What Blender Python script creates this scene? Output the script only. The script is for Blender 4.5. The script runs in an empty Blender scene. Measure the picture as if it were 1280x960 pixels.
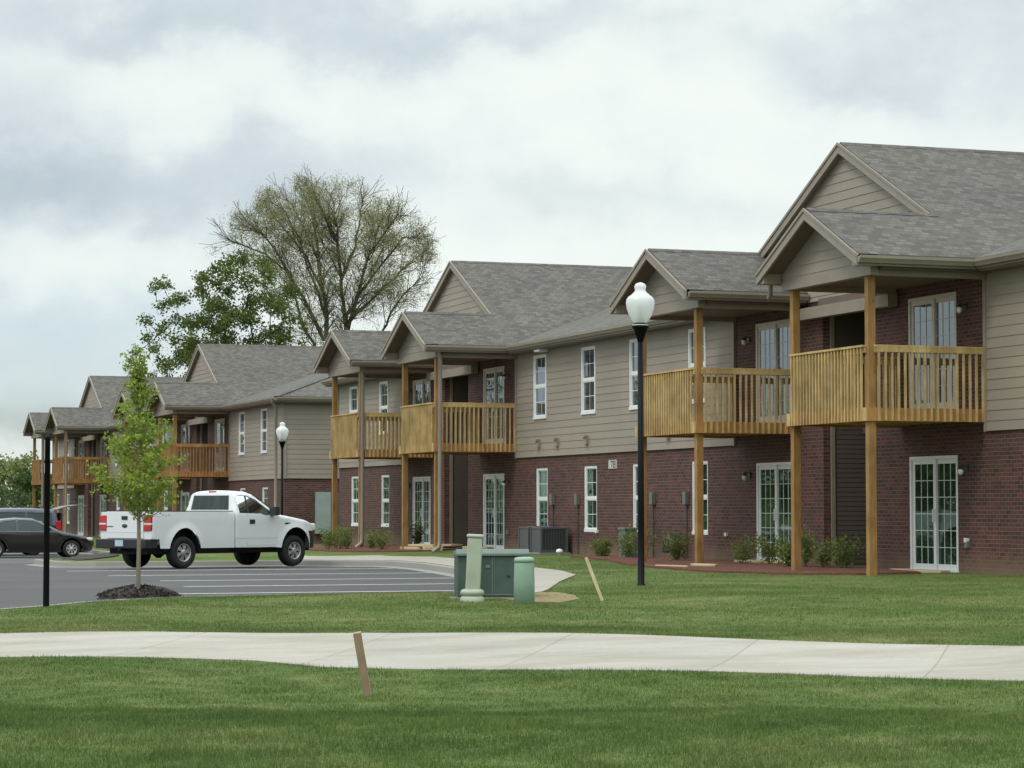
import bpy, math, random
import numpy as np
from mathutils import Vector, Matrix
from mathutils.geometry import delaunay_2d_cdt

scene = bpy.context.scene
COL = scene.collection
TH = math.radians(19.566)
ST, CT = math.sin(TH), math.cos(TH)
random.seed(7)
rng = np.random.default_rng(11)

# ------------------------------------------------------------------ helpers
def sm(a, b, v):
    t = min(1.0, max(0.0, (v - a) / (b - a)))
    return t * t * (3 - 2 * t)

class MB:
    """collects faces, builds one mesh"""
    def __init__(s):
        s.v = []; s.f = []; s.m = []; s.cur = 0; s.smooth = []
    def add(s, verts, faces, smooth=False):
        o = len(s.v)
        s.v.extend([tuple(p) for p in verts])
        for f in faces:
            s.f.append(tuple(i + o for i in f)); s.m.append(s.cur); s.smooth.append(smooth)
        return s
    def quad(s, a, b, c, d):
        return s.add([a, b, c, d], [(0, 1, 2, 3)])
    def box(s, x0, x1, y0, y1, z0, z1):
        v = [(x0,y0,z0),(x1,y0,z0),(x1,y1,z0),(x0,y1,z0),(x0,y0,z1),(x1,y0,z1),(x1,y1,z1),(x0,y1,z1)]
        return s.add(v, [(0,3,2,1),(4,5,6,7),(0,1,5,4),(1,2,6,5),(2,3,7,6),(3,0,4,7)])
    def beam(s, p, q, w, h, up=(0,0,1)):
        """box from p to q, w across, h along up"""
        p = Vector(p); q = Vector(q); d = (q - p).normalized(); u = Vector(up)
        r = d.cross(u).normalized() * (w / 2); u = r.cross(d).normalized() * (h / 2)
        v = []
        for c in (p, q):
            v += [c - r - u, c + r - u, c + r + u, c - r + u]
        return s.add(v, [(0,3,2,1),(4,5,6,7),(0,1,5,4),(1,2,6,5),(2,3,7,6),(3,0,4,7)])
    def prism(s, poly, axis, a, b):
        """poly list of 2D pts extruded along axis from a to b. axis 'x': pts (y,z); 'y': (x,z); 'z': (x,y)"""
        def P(t, p):
            return (t, p[0], p[1]) if axis == 'x' else ((p[0], t, p[1]) if axis == 'y' else (p[0], p[1], t))
        n = len(poly)
        v = [P(a, p) for p in poly] + [P(b, p) for p in poly]
        f = [tuple(range(n))[::-1], tuple(range(n, 2*n))]
        f += [(i, (i+1) % n, n + (i+1) % n, n + i) for i in range(n)]
        return s.add(v, f)
    def tube(s, pts, rad, n=8, cap=True, smooth=True):
        rings = []; pts = [Vector(p) for p in pts]
        if not hasattr(rad, '__len__'): rad = [rad] * len(pts)
        prev = None; v = []; f = []
        for i, p in enumerate(pts):
            d = (pts[min(i+1, len(pts)-1)] - pts[max(i-1, 0)])
            if d.length < 1e-9: d = Vector((0,0,1))
            d.normalize()
            if prev is None:
                ref = Vector((1,0,0)) if abs(d.x) < .9 else Vector((0,1,0))
                u = d.cross(ref).normalized()
            else:
                u = (prev - d * prev.dot(d))
                u = u.normalized() if u.length > 1e-6 else d.orthogonal().normalized()
            prev = u; w = d.cross(u)
            for k in range(n):
                a = 2*math.pi*k/n
                v.append(p + (u*math.cos(a) + w*math.sin(a)) * rad[i])
        for i in range(len(pts)-1):
            for k in range(n):
                f.append((i*n+k, i*n+(k+1) % n, (i+1)*n+(k+1) % n, (i+1)*n+k))
        s.add(v, f, smooth)
        if cap:
            s.add(v[:n], [tuple(range(n))[::-1]]); s.add(v[-n:], [tuple(range(n))])
        return s
    def lathe(s, prof, n=20, c=(0,0,0), smooth=True, M=None):
        v = []; f = []
        for r, z in prof:
            for k in range(n):
                a = 2*math.pi*k/n
                p = Vector((r*math.cos(a), r*math.sin(a), z))
                if M: p = M @ p
                v.append((p.x+c[0], p.y+c[1], p.z+c[2]))
        m = len(prof)
        for i in range(m-1):
            for k in range(n):
                f.append((i*n+k, i*n+(k+1) % n, (i+1)*n+(k+1) % n, (i+1)*n+k))
        f.append(tuple(range(n))[::-1]); f.append(tuple(range((m-1)*n, m*n)))
        return s.add(v, f, smooth)
    def xf(s, M, start=0):
        for i in range(start, len(s.v)):
            p = M @ Vector(s.v[i]); s.v[i] = (p.x, p.y, p.z)
        return s

def box_uv(me):
    uv = me.uv_layers.new(name='UVMap')
    co = me.vertices
    data = np.zeros(len(me.loops) * 2, dtype=np.float32)
    for p in me.polygons:
        n = p.normal
        if abs(n.z) > .97:
            t = Vector((1,0,0)); b = Vector((0,1,0))
        else:
            t = Vector((-n.y, n.x, 0)).normalized()
            # keep the direction consistent so that patterns run on across faces
            if (t.x + t.y*1.001) < 0: t = -t
            b = n.cross(t)
            if b.z < 0: b = -b
        for li in p.loop_indices:
            c = co[me.loops[li].vertex_index].co
            data[2*li] = c.dot(t); data[2*li+1] = c.dot(b)
    uv.data.foreach_set('uv', data)

def obj(name, mb, mats, parent=None, uv=True, bevel=0, smooth=None, loc=None):
    me = bpy.data.meshes.new(name)
    me.from_pydata(mb.v, [], mb.f)
    if not isinstance(mats, (list, tuple)): mats = [mats]
    for m in mats: me.materials.append(m)
    if len(mats) > 1: me.polygons.foreach_set('material_index', mb.m)
    me.polygons.foreach_set('use_smooth', mb.smooth if smooth is None else [smooth]*len(mb.f))
    me.update()
    if uv: box_uv(me)
    o = bpy.data.objects.new(name, me); COL.objects.link(o)
    if parent: o.parent = parent
    if loc: o.location = loc
    if bevel:
        b = o.modifiers.new('bevel', 'BEVEL'); b.width = bevel; b.segments = 2; b.limit_method = 'ANGLE'; b.angle_limit = math.radians(40)
    return o

def npobj(name, V, F, mat, parent=None, loc=None, smooth=False):
    """V (n,3) F (m,k) numpy"""
    me = bpy.data.meshes.new(name)
    m, k = F.shape
    me.vertices.add(len(V)); me.vertices.foreach_set('co', V.astype(np.float32).ravel())
    me.loops.add(m*k); me.loops.foreach_set('vertex_index', F.astype(np.int32).ravel())
    me.polygons.add(m); me.polygons.foreach_set('loop_start', np.arange(0, m*k, k, dtype=np.int32))
    try: me.polygons.foreach_set('loop_total', np.full(m, k, dtype=np.int32))
    except Exception: pass
    if smooth: me.polygons.foreach_set('use_smooth', np.ones(m, dtype=bool))
    me.materials.append(mat); me.update(calc_edges=True); me.validate()
    o = bpy.data.objects.new(name, me); COL.objects.link(o)
    if parent: o.parent = parent
    if loc: o.location = loc
    return o

def tag(o, label=None, cat=None, group=None, kind=None):
    if label: o['label'] = label
    if cat: o['category'] = cat
    if group: o['group'] = group
    if kind: o['kind'] = kind
    return o

def thing(name, label, cat, loc=(0,0,0), rz=0, group=None):
    o = bpy.data.objects.new(name, None); COL.objects.link(o)
    o.empty_display_size = .3
    o.location = loc; o.rotation_euler = (0,0,rz)
    return tag(o, label, cat, group)

# ------------------------------------------------------------------ materials
class NT:
    def __init__(s, name):
        s.mat = bpy.data.materials.new(name); s.mat.use_nodes = True
        s.t = s.mat.node_tree; s.n = s.t.nodes
        s.b = s.n['Principled BSDF']; s.out = s.n['Material Output']
    def node(s, typ, **kw):
        n = s.n.new(typ)
        for k, v in kw.items():
            if k in n.inputs: n.inputs[k].default_value = v
            else: setattr(n, k, v)
        return n
    def link(s, a, b): s.t.links.new(a, b)
    def coord(s, kind='Object', scale=(1,1,1)):
        c = s.node('ShaderNodeTexCoord'); m = s.node('ShaderNodeMapping')
        m.inputs['Scale'].default_value = scale
        s.link(c.outputs[kind], m.inputs['Vector']); return m.outputs['Vector']
    def noise(s, vec, scale, detail=4, rough=.55, out='Fac'):
        n = s.node('ShaderNodeTexNoise'); n.inputs['Scale'].default_value = scale
        n.inputs['Detail'].default_value = detail; n.inputs['Roughness'].default_value = rough
        if vec is not None: s.link(vec, n.inputs['Vector'])
        return n.outputs[out]
    def ramp(s, fac, stops):
        r = s.node('ShaderNodeValToRGB'); e = r.color_ramp.elements
        while len(e) < len(stops): e.new(.5)
        for i, (p, c) in enumerate(stops):
            e[i].position = p; e[i].color = (c[0], c[1], c[2], 1) if hasattr(c, '__len__') else (c, c, c, 1)
        s.link(fac, r.inputs['Fac']); return r.outputs['Color']
    def mix(s, fac, a, b, typ='MIX'):
        m = s.node('ShaderNodeMix'); m.data_type = 'RGBA'; m.blend_type = typ
        for sock, val in ((m.inputs['Factor'], fac), (m.inputs['A'], a), (m.inputs['B'], b)):
            if hasattr(val, 'links') or hasattr(val, 'is_linked'): s.link(val, sock)
            elif hasattr(val, '__len__'): sock.default_value = (val[0], val[1], val[2], 1)
            else: sock.default_value = val
        for i in m.inputs:
            pass
        return m.outputs['Result']
    def bump(s, h, strength=.3, dist=.01):
        b = s.node('ShaderNodeBump'); b.inputs['Strength'].default_value = strength; b.inputs['Distance'].default_value = dist
        s.link(h, b.inputs['Height']); s.link(b.outputs['Normal'], s.b.inputs['Normal']); return b

def mixcol(nt, fac, a, b, typ='MIX'):
    m = nt.node('ShaderNodeMix'); m.data_type = 'RGBA'; m.blend_type = typ
    ins = [i for i in m.inputs if i.type == 'RGBA']; f = [i for i in m.inputs if i.type == 'VALUE'][0]
    for sock, val in ((f, fac), (ins[0], a), (ins[1], b)):
        if isinstance(val, bpy.types.NodeSocket): nt.link(val, sock)
        elif hasattr(val, '__len__'): sock.default_value = (val[0], val[1], val[2], 1)
        else: sock.default_value = val
    return [o for o in m.outputs if o.type == 'RGBA'][0]

def simple(name, col, rough=.6, var=.15, scale=6, stretch=(1,1,1), bump=0, metallic=0, spec=None, coat=0, emit=None):
    nt = NT(name)
    v = nt.coord('Object', stretch)
    f = nt.noise(v, scale, 5)
    lo = [c*(1-var) for c in col]; hi = [min(1, c*(1+var)) for c in col]
    c = nt.ramp(f, [(.3, lo), (.7, hi)])
    nt.link(c, nt.b.inputs['Base Color'])
    nt.b.inputs['Roughness'].default_value = rough; nt.b.inputs['Metallic'].default_value = metallic
    if spec is not None: nt.b.inputs['Specular IOR Level'].default_value = spec
    if coat: nt.b.inputs['Coat Weight'].default_value = coat; nt.b.inputs['Coat Roughness'].default_value = .05
    if bump: nt.bump(nt.noise(v, scale*6, 3), bump, .01)
    return nt.mat

M = {}
def make_materials():
    # brick
    nt = NT('brick'); uv = nt.coord('UV')
    bt = nt.node('ShaderNodeTexBrick'); nt.link(uv, bt.inputs['Vector'])
    bt.inputs['Scale'].default_value = 1; bt.inputs['Brick Width'].default_value = .21; bt.inputs['Row Height'].default_value = .0762
    bt.inputs['Mortar Size'].default_value = .0065; bt.inputs['Mortar Smooth'].default_value = .3; bt.inputs['Bias'].default_value = -.1
    bt.inputs['Color1'].default_value = (.115,.044,.033,1); bt.inputs['Color2'].default_value = (.046,.024,.021,1)
    bt.inputs['Mortar'].default_value = (.17,.125,.11,1)
    big = nt.noise(uv, .45, 3); med = nt.noise(uv, 3.2, 3)
    c = mixcol(nt, .6, bt.outputs['Color'], nt.ramp(med, [(.35, (.72,.76,.8)), (.7, (1.2,1.12,1.08))]), 'MULTIPLY')
    c = mixcol(nt, 1, c, nt.ramp(big, [(.3, (.85,.87,.9)), (.75, (1.15,1.1,1.02))]), 'MULTIPLY')
    sp = nt.node('ShaderNodeSeparateXYZ'); nt.link(nt.coord('Object'), sp.inputs['Vector'])
    jz = nt.node('ShaderNodeMath', operation='ADD'); nt.link(sp.outputs['Z'], jz.inputs[0])
    jm = nt.node('ShaderNodeMath', operation='MULTIPLY'); nt.link(med, jm.inputs[0]); jm.inputs[1].default_value = .5; nt.link(jm.outputs[0], jz.inputs[1])
    dirt = nt.ramp(jz.outputs[0], [(.32, .8), (.72, 0)])     # soil splash in the lowest courses
    c = mixcol(nt, dirt, c, (.19,.125,.085))
    nt.link(c, nt.b.inputs['Base Color']); nt.b.inputs['Roughness'].default_value = .85
    inv = nt.node('ShaderNodeMath', operation='SUBTRACT'); inv.inputs[0].default_value = 1; nt.link(bt.outputs['Fac'], inv.inputs[1])
    nt.bump(inv.outputs[0], .6, .006)
    M['brick'] = nt.mat
    # siding (courses are geometry; grain and board joints here)
    def siding(name, col):
        nt = NT(name); uv = nt.coord('UV')
        br = nt.node('ShaderNodeTexBrick'); nt.link(uv, br.inputs['Vector']); br.inputs['Scale'].default_value = 1
        br.inputs['Brick Width'].default_value = 3.6; br.inputs['Row Height'].default_value = .19; br.inputs['Mortar Size'].default_value = .0022; br.inputs['Mortar Smooth'].default_value = 0
        br.inputs['Color1'].default_value = (*[c*.97 for c in col],1); br.inputs['Color2'].default_value = (*[c*1.04 for c in col],1)
        br.inputs['Mortar'].default_value = (*col, 1)
        g = nt.noise(nt.coord('UV', (1,14,1)), 5, 4)
        c = mixcol(nt, 1, br.outputs['Color'], nt.ramp(g, [(.3, (.93,.93,.93)), (.7, (1.05,1.05,1.05))]), 'MULTIPLY')
        c = mixcol(nt, 1, c, nt.ramp(nt.noise(uv, .6, 3), [(.3, (.92,.92,.93)), (.7, (1.06,1.06,1.04))]), 'MULTIPLY')
        nt.link(c, nt.b.inputs['Base Color']); nt.b.inputs['Roughness'].default_value = .65
        nt.bump(g, .25, .004); M[name] = nt.mat
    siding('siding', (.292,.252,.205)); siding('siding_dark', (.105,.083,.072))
    # shingles
    nt = NT('shingle'); uv = nt.coord('UV')
    bt = nt.node('ShaderNodeTexBrick'); nt.link(uv, bt.inputs['Vector']); bt.offset = .37; bt.inputs['Scale'].default_value = 1
    bt.inputs['Brick Width'].default_value = .2; bt.inputs['Row Height'].default_value = .142; bt.inputs['Mortar Size'].default_value = .014; bt.inputs['Mortar Smooth'].default_value = .6
    bt.inputs['Color1'].default_value = (.128,.118,.106,1); bt.inputs['Color2'].default_value = (.066,.061,.056,1); bt.inputs['Mortar'].default_value = (.07,.065,.06,1)
    m1 = nt.noise(nt.coord('UV', (2.6,10,1)), 2.6, 5, .8); m2 = nt.noise(uv, .35, 3)
    c = mixcol(nt, 1, bt.outputs['Color'], nt.ramp(m1, [(.3, (.72,.72,.73)), (.72, (1.4,1.38,1.34))]), 'MULTIPLY')
    c = mixcol(nt, 1, c, nt.ramp(m2, [(.3, (.9,.9,.92)), (.7, (1.1,1.1,1.06))]), 'MULTIPLY')
    nt.link(c, nt.b.inputs['Base Color']); nt.b.inputs['Roughness'].default_value = .9
    nt.bump(bt.outputs['Fac'], .5, -.01); M['shingle'] = nt.mat
    # wood
    def wood(name, a, b, rot=False):
        nt = NT(name); v = nt.coord('Object', (9,9,.9)); w = nt.noise(v, 3, 5, .6)
        c = nt.ramp(w, [(.25, a), (.75, b)])
        k = nt.noise(nt.coord('Object', (1,1,1)), 2.3, 2)
        c = mixcol(nt, 1, c, nt.ramp(k, [(.3, (.74,.70,.66)), (.7, (1.16,1.15,1.12))]), 'MULTIPLY')
        kn = nt.node('ShaderNodeTexVoronoi'); nt.link(nt.coord('Object', (3,3,1.6)), kn.inputs['Vector']); kn.inputs['Scale'].default_value = 1.6
        c = mixcol(nt, nt.ramp(kn.outputs['Distance'], [(.03, .75), (.09, 0)]), c, (a[0]*.35, a[1]*.3, a[2]*.3))
        nt.link(c, nt.b.inputs['Base Color']); nt.b.inputs['Roughness'].default_value = .7
        nt.bump(w, .2, .004); M[name] = nt.mat
    wood('rail_wood', (.36,.245,.10), (.60,.435,.195)); wood('post_wood', (.23,.12,.035), (.38,.22,.075)); wood('rim_wood', (.33,.15,.05), (.46,.25,.08))
    wood('stake_wood', (.30,.21,.15), (.42,.31,.22)); wood('lath_wood', (.50,.40,.25), (.68,.56,.38)); wood('weathered_rail', (.30,.15,.055), (.42,.235,.085))
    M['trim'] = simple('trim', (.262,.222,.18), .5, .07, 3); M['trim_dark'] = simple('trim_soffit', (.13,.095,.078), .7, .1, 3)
    M['gutter'] = simple('gutter_metal', (.25,.215,.17), .4, .07, 2); M['downspout'] = simple('downspout_metal', (.27,.23,.19), .45, .08, 2)
    M['vinyl'] = simple('white_vinyl', (.74,.75,.75), .4, .04, 5); M['vinyl_door'] = simple('almond_door_frame', (.56,.53,.47), .4, .05, 5)
    # window glass: opaque dark room behind a reflecting pane
    def glass(name, dark, ior, rough=.015, mid=None, tint=(.85,.93,1,1)):
        nt = NT(name)
        n = nt.noise(nt.coord('Object', (1,5,.7)), 1.1, 2)
        c = nt.ramp(n, [(.35, dark), (.65, mid or [d*2.2 for d in dark])])
        nt.link(c, nt.b.inputs['Base Color']); nt.b.inputs['Roughness'].default_value = .6; nt.b.inputs['Specular IOR Level'].default_value = 0
        gl = nt.node('ShaderNodeBsdfGlossy'); gl.inputs['Roughness'].default_value = rough; gl.inputs['Color'].default_value = tint
        fr = nt.node('ShaderNodeFresnel'); fr.inputs['IOR'].default_value = ior
        wb = nt.node('ShaderNodeBump'); wb.inputs['Strength'].default_value = .25; wb.inputs['Distance'].default_value = .01
        nt.link(nt.noise(nt.coord('Object'), 1.3, 1), wb.inputs['Height']); nt.link(wb.outputs['Normal'], gl.inputs['Normal'])
        mx = nt.node('ShaderNodeMixShader'); nt.link(fr.outputs[0], mx.inputs[0]); nt.link(nt.b.outputs[0], mx.inputs[1]); nt.link(gl.outputs[0], mx.inputs[2])
        nt.link(mx.outputs[0], nt.out.inputs['Surface']); M[name] = nt.mat
    glass('glass', (.010,.02,.014), 2.0, tint=(.72,.92,.8,1)); glass('glass_upper', (.03,.035,.04), 2.6); glass('car_glass', (.012,.02,.018), 1.55, .01, (.03,.045,.04))  # lower panes: green of reflected trees and lawn put into the colour
    # concrete
    def concrete(name, col):
        nt = NT(name); v = nt.coord('Object')
        a = nt.noise(v, .35, 4); b = nt.noise(v, 18, 6, .7)
        c = nt.ramp(a, [(.3, [x*.93 for x in col]), (.7, [x*1.05 for x in col])])
        c = mixcol(nt, 1, c, nt.ramp(b, [(.3, (.92,.92,.91)), (.7, (1.05,1.05,1.05))]), 'MULTIPLY')
        if name == 'concrete':
            mp = nt.node('ShaderNodeMapping'); mp.inputs['Rotation'].default_value = (0,0,math.radians(34)); tc = nt.node('ShaderNodeTexCoord'); nt.link(tc.outputs['Object'], mp.inputs['Vector'])
            jt = nt.node('ShaderNodeTexBrick'); jt.offset = 0; nt.link(mp.outputs[0], jt.inputs['Vector']); jt.inputs['Scale'].default_value = 1; jt.inputs['Brick Width'].default_value = 1.9; jt.inputs['Row Height'].default_value = 60; jt.inputs['Mortar Size'].default_value = .012; jt.inputs['Mortar Smooth'].default_value = .4
            jt.inputs['Color1'].default_value = (1,1,1,1); jt.inputs['Color2'].default_value = (.94,.94,.94,1); jt.inputs['Mortar'].default_value = (.72,.70,.66,1)
            c = mixcol(nt, 1, c, jt.outputs['Color'], 'MULTIPLY')
            st_ = nt.noise(nt.coord('Object', (.5,1.6,1)), 1.1, 5, .65); c = mixcol(nt, 1, c, nt.ramp(st_, [(.3, (.78,.75,.70)), (.6, (1.02,1.02,1.02))]), 'MULTIPLY')
        nt.link(c, nt.b.inputs['Base Color']); nt.b.inputs['Roughness'].default_value = .85; nt.bump(b, .15, .01); M[name] = nt.mat
    concrete('concrete', (.37,.345,.30)); concrete('kerb', (.25,.24,.22)); concrete('stone', (.52,.42,.26))
    nt = NT('asphalt'); v = nt.coord('Object')
    a = nt.noise(nt.coord('Object', (.4,1,1)), .25, 4); b = nt.noise(v, 60, 4, .7); cr = nt.noise(nt.coord('Object', (.15,1.3,1)), .8, 4)
    c = nt.ramp(a, [(.3, (.044,.043,.044)), (.7, (.064,.062,.061))])
    c = mixcol(nt, 1, c, nt.ramp(b, [(.3, (.8,.8,.8)), (.7, (1.2,1.2,1.2))]), 'MULTIPLY')
    c = mixcol(nt, 1, c, nt.ramp(cr, [(.3, (.85,.85,.86)), (.65, (1.12,1.12,1.12))]), 'MULTIPLY')
    sp_ = nt.noise(nt.coord('Object'), 1.3, 3, .6); c = mixcol(nt, nt.ramp(sp_, [(.66, 0), (.72, .55)]), c, (.028,.027,.027))
    pt = nt.node('ShaderNodeTexBrick'); pt.offset = 0; nt.link(nt.coord('Object', (1,1,1)), pt.inputs['Vector']); pt.inputs['Scale'].default_value = 1; pt.inputs['Brick Width'].default_value = 40; pt.inputs['Row Height'].default_value = 4.3; pt.inputs['Mortar Size'].default_value = .015
    pt.inputs['Color1'].default_value = (1,1,1,1); pt.inputs['Color2'].default_value = (.93,.93,.93,1); pt.inputs['Mortar'].default_value = (.7,.7,.7,1); c = mixcol(nt, 1, c, pt.outputs['Color'], 'MULTIPLY')
    nt.link(c, nt.b.inputs['Base Color']); nt.b.inputs['Roughness'].default_value = .8; nt.bump(b, .2, .01); M['asphalt'] = nt.mat
    nt = NT('line_paint'); v = nt.coord('Object')
    c = nt.ramp(nt.noise(v, 9, 5, .7), [(.3, (.4,.4,.39)), (.5, (.78,.78,.76))]); nt.link(c, nt.b.inputs['Base Color']); M['line'] = nt.mat
    # soil sheet under the turf
    nt = NT('turf'); v = nt.coord('Object')
    a = nt.noise(nt.coord('Object', (1,1,1)), .55, 5, .6); b = nt.noise(v, 14, 5, .7); rot = nt.node('ShaderNodeMapping')
    rot.inputs['Rotation'].default_value = (0,0,TH); rot.inputs['Scale'].default_value = (.25,1.6,1)
    tc = nt.node('ShaderNodeTexCoord'); nt.link(tc.outputs['Object'], rot.inputs['Vector'])
    st = nt.noise(rot.outputs[0], .8, 5, .6)
    c = nt.ramp(a, [(.3, (.072,.108,.03)), (.5, (.10,.138,.042)), (.72, (.155,.168,.07))])
    c = mixcol(nt, 1, c, nt.ramp(b, [(.3, (.68,.7,.66)), (.7, (1.3,1.28,1.25))]), 'MULTIPLY')
    c = mixcol(nt, 1, c, nt.ramp(st, [(.35, (.8,.86,.8)), (.65, (1.2,1.12,1.16))]), 'MULTIPLY')
    nt.link(c, nt.b.inputs['Base Color']); nt.b.inputs['Roughness'].default_value = .9; nt.b.inputs['Specular IOR Level'].default_value = .1
    nt.bump(b, .8, .03); M['turf'] = nt.mat
    for gname, kf in (('blade',(1,1,1)),('blade_front',(.74,.86,.72))):
     nt = NT(gname); v = nt.coord('Object')
     a = nt.noise(v, .55, 5, .6); b = nt.noise(v, 45, 2); d = nt.noise(v, 4, 3)
     rot = nt.node('ShaderNodeMapping'); rot.inputs['Rotation'].default_value = (0,0,TH); rot.inputs['Scale'].default_value = (.25,1.6,1)
     tc = nt.node('ShaderNodeTexCoord'); nt.link(tc.outputs['Object'], rot.inputs['Vector']); st = nt.noise(rot.outputs[0], .8, 5, .6)
     c = nt.ramp(a, [(.3, (.088,.135,.035)), (.5, (.125,.172,.05)), (.72, (.20,.215,.088))])
     c = mixcol(nt, 1, c, nt.ramp(b, [(.3, (.62,.7,.6)), (.58, (1.1,1.08,1.05)), (.74, (2.0,1.7,1.7))]), 'MULTIPLY')
     c = mixcol(nt, 1, c, nt.ramp(st, [(.35, (.84,.9,.84)), (.65, (1.16,1.1,1.14))]), 'MULTIPLY')
     c = mixcol(nt, 1, c, nt.ramp(d, [(.35, (.88,.9,.88)), (.7, (1.12,1.1,1.12))]), 'MULTIPLY')
     c = mixcol(nt, 1, c, kf, 'MULTIPLY')
     nt.link(c, nt.b.inputs['Base Color']); nt.b.inputs['Roughness'].default_value = .65; nt.b.inputs['Specular IOR Level'].default_value = .25
     M[gname] = nt.mat
    # leaves
    def leaf(name, lo, hi, sc=3):
        nt = NT(name); v = nt.coord('Object'); a = nt.noise(v, sc, 3); b = nt.noise(v, sc*14, 2)
        c = nt.ramp(a, [(.3, lo), (.7, hi)])
        c = mixcol(nt, 1, c, nt.ramp(b, [(.3, (.65,.7,.6)), (.7, (1.35,1.3,1.3))]), 'MULTIPLY')
        nt.link(c, nt.b.inputs['Base Color']); nt.b.inputs['Roughness'].default_value = .55; nt.b.inputs['Specular IOR Level'].default_value = .3
        tr = nt.node('ShaderNodeBsdfTranslucent'); nt.link(c, tr.inputs['Color'])
        mx = nt.node('ShaderNodeMixShader'); mx.inputs[0].default_value = .4
        nt.link(nt.b.outputs[0], mx.inputs[1]); nt.link(tr.outputs[0], mx.inputs[2]); nt.link(mx.outputs[0], nt.out.inputs['Surface']); M[name] = nt.mat
    leaf('leaf_bright', (.19,.27,.035), (.33,.42,.07), 2); leaf('leaf_maple', (.07,.115,.028), (.155,.195,.05), .35)
    leaf('leaf_bud', (.23,.24,.10), (.34,.33,.14), .3); leaf('leaf_far', (.16,.20,.07), (.27,.31,.11), .2); leaf('leaf_far_dark', (.035,.07,.02), (.07,.11,.03), .3)  # leaf_far: distance haze lightened into the leaf colour
    leaf('leaf_shrub', (.12,.17,.045), (.25,.29,.08), 2.5)
    M['bark'] = simple('bark', (.075,.06,.05), .9, .3, 8, (3,3,.6), .4); M['bark_light'] = simple('bark_light', (.2,.165,.13), .9, .25, 20, (3,3,.6), .3)
    M['bark_twig'] = simple('bark_twig', (.15,.135,.11), .9, .25, 2)
    nt = NT('mulch_red'); v = nt.coord('Object'); b = nt.noise(v, 24, 5, .75)
    nt.link(nt.ramp(b, [(.3, (.05,.024,.018)), (.55, (.18,.065,.038)), (.75, (.28,.125,.075))]), nt.b.inputs['Base Color']); nt.b.inputs['Roughness'].default_value = .95; nt.bump(b, 1, .04); M['mulch'] = nt.mat
    nt = NT('mulch_dark'); v = nt.coord('Object'); b = nt.noise(v, 30, 5, .75)
    nt.link(nt.ramp(b, [(.3, (.016,.013,.012)), (.75, (.08,.065,.058))]), nt.b.inputs['Base Color']); nt.b.inputs['Roughness'].default_value = .95; nt.bump(b, 1, .04); M['mulch_dark'] = nt.mat
    nt = NT('dry_soil'); v = nt.coord('Object'); b = nt.noise(v, 12, 5, .75)
    nt.link(nt.ramp(b, [(.3, (.15,.125,.05)), (.7, (.32,.245,.13))]), nt.b.inputs['Base Color']); nt.b.inputs['Roughness'].default_value = .95; nt.bump(b, 1, .03); M['soil'] = nt.mat
    M['black_pole'] = simple('black_pole', (.0035,.0035,.005), .45, .2, 5, spec=.12)
    M['box_green'] = simple('utility_green', (.048,.082,.068), .55, .3, 2.2, bump=.05); M['box_green_edge'] = simple('utility_green_lid', (.13,.17,.15), .5, .1, 3)
    M['ped_pale'] = simple('pale_green_plastic', (.36,.405,.315), .55, .12, 4); M['ped_mint'] = simple('mint_plastic', (.235,.35,.265), .5, .12, 4)
    M['ac'] = simple('ac_grey', (.085,.088,.095), .5, .12, 4); M['meter'] = simple('meter_grey', (.15,.15,.14), .4, .1, 6); M['cabinet'] = simple('cabinet_grey', (.30,.35,.34), .4, .06, 3)
    M['dark_metal'] = simple('dark_metal', (.03,.03,.032), .5, .2, 5); M['pipe_white'] = simple('white_pvc', (.75,.75,.73), .4, .04, 5)
    M['truck_white'] = simple('white_paint', (.70,.72,.74), .3, .025, 1.2, coat=.6); M['black_plastic'] = simple('black_plastic', (.018,.018,.02), .55, .2, 8)
    M['tyre'] = simple('tyre_rubber', (.014,.014,.014), .8, .2, 12); M['rim'] = simple('wheel_silver', (.42,.42,.42), .35, .1, 6, metallic=.55)
    M['red_lens'] = simple('red_lens', (.45,.012,.02), .15, .15, 5, coat=.8); M['clear_lens'] = simple('clear_lens', (.6,.6,.58), .12, .1, 5, coat=.8); M['chrome'] = simple('chrome', (.7,.7,.7), .12, .05, 3, metallic=1)
    M['plate'] = simple('plate', (.42,.52,.6), .4, .2, 22); M['maroon'] = simple('maroon_paint', (.006,.003,.0045), .18, .1, 1, coat=1); M['navy'] = simple('navy_paint', (.025,.03,.06), .22, .1, 1, coat=1)
    M['decal'] = simple('faded_decal', (.5,.51,.53), .5, .1, 30); M['amber'] = simple('amber_lens', (.6,.25,.04), .2, .1, 5, coat=.6)
    M['ink'] = simple('dark_ink', (.04,.04,.045), .6, .1, 5); M['sign'] = simple('sign_plate', (.5,.48,.45), .5, .05, 5); M['under'] = simple('underbody', (.008,.008,.008), .8, .2, 5)
    M['far_wall'] = simple('far_wall', (.5,.48,.44), .7, .1, 1)
    # lamp globe: frosted plastic
    nt = NT('globe'); nt.b.inputs['Base Color'].default_value = (.92,.94,.94,1); nt.b.inputs['Roughness'].default_value = .12; nt.b.inputs['Coat Weight'].default_value = .5
    tr = nt.node('ShaderNodeBsdfTranslucent'); tr.inputs['Color'].default_value = (.9,.92,.92,1)
    tp = nt.node('ShaderNodeBsdfTransparent'); mx = nt.node('ShaderNodeMixShader'); mx.inputs[0].default_value = .35
    nt.link(nt.b.outputs[0], mx.inputs[1]); nt.link(tr.outputs[0], mx.inputs[2])
    m2 = nt.node('ShaderNodeMixShader'); m2.inputs[0].default_value = .25; nt.link(mx.outputs[0], m2.inputs[1]); nt.link(tp.outputs[0], m2.inputs[2])
    nt.link(m2.outputs[0], nt.out.inputs['Surface']); M['globe'] = nt.mat
make_materials()

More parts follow.
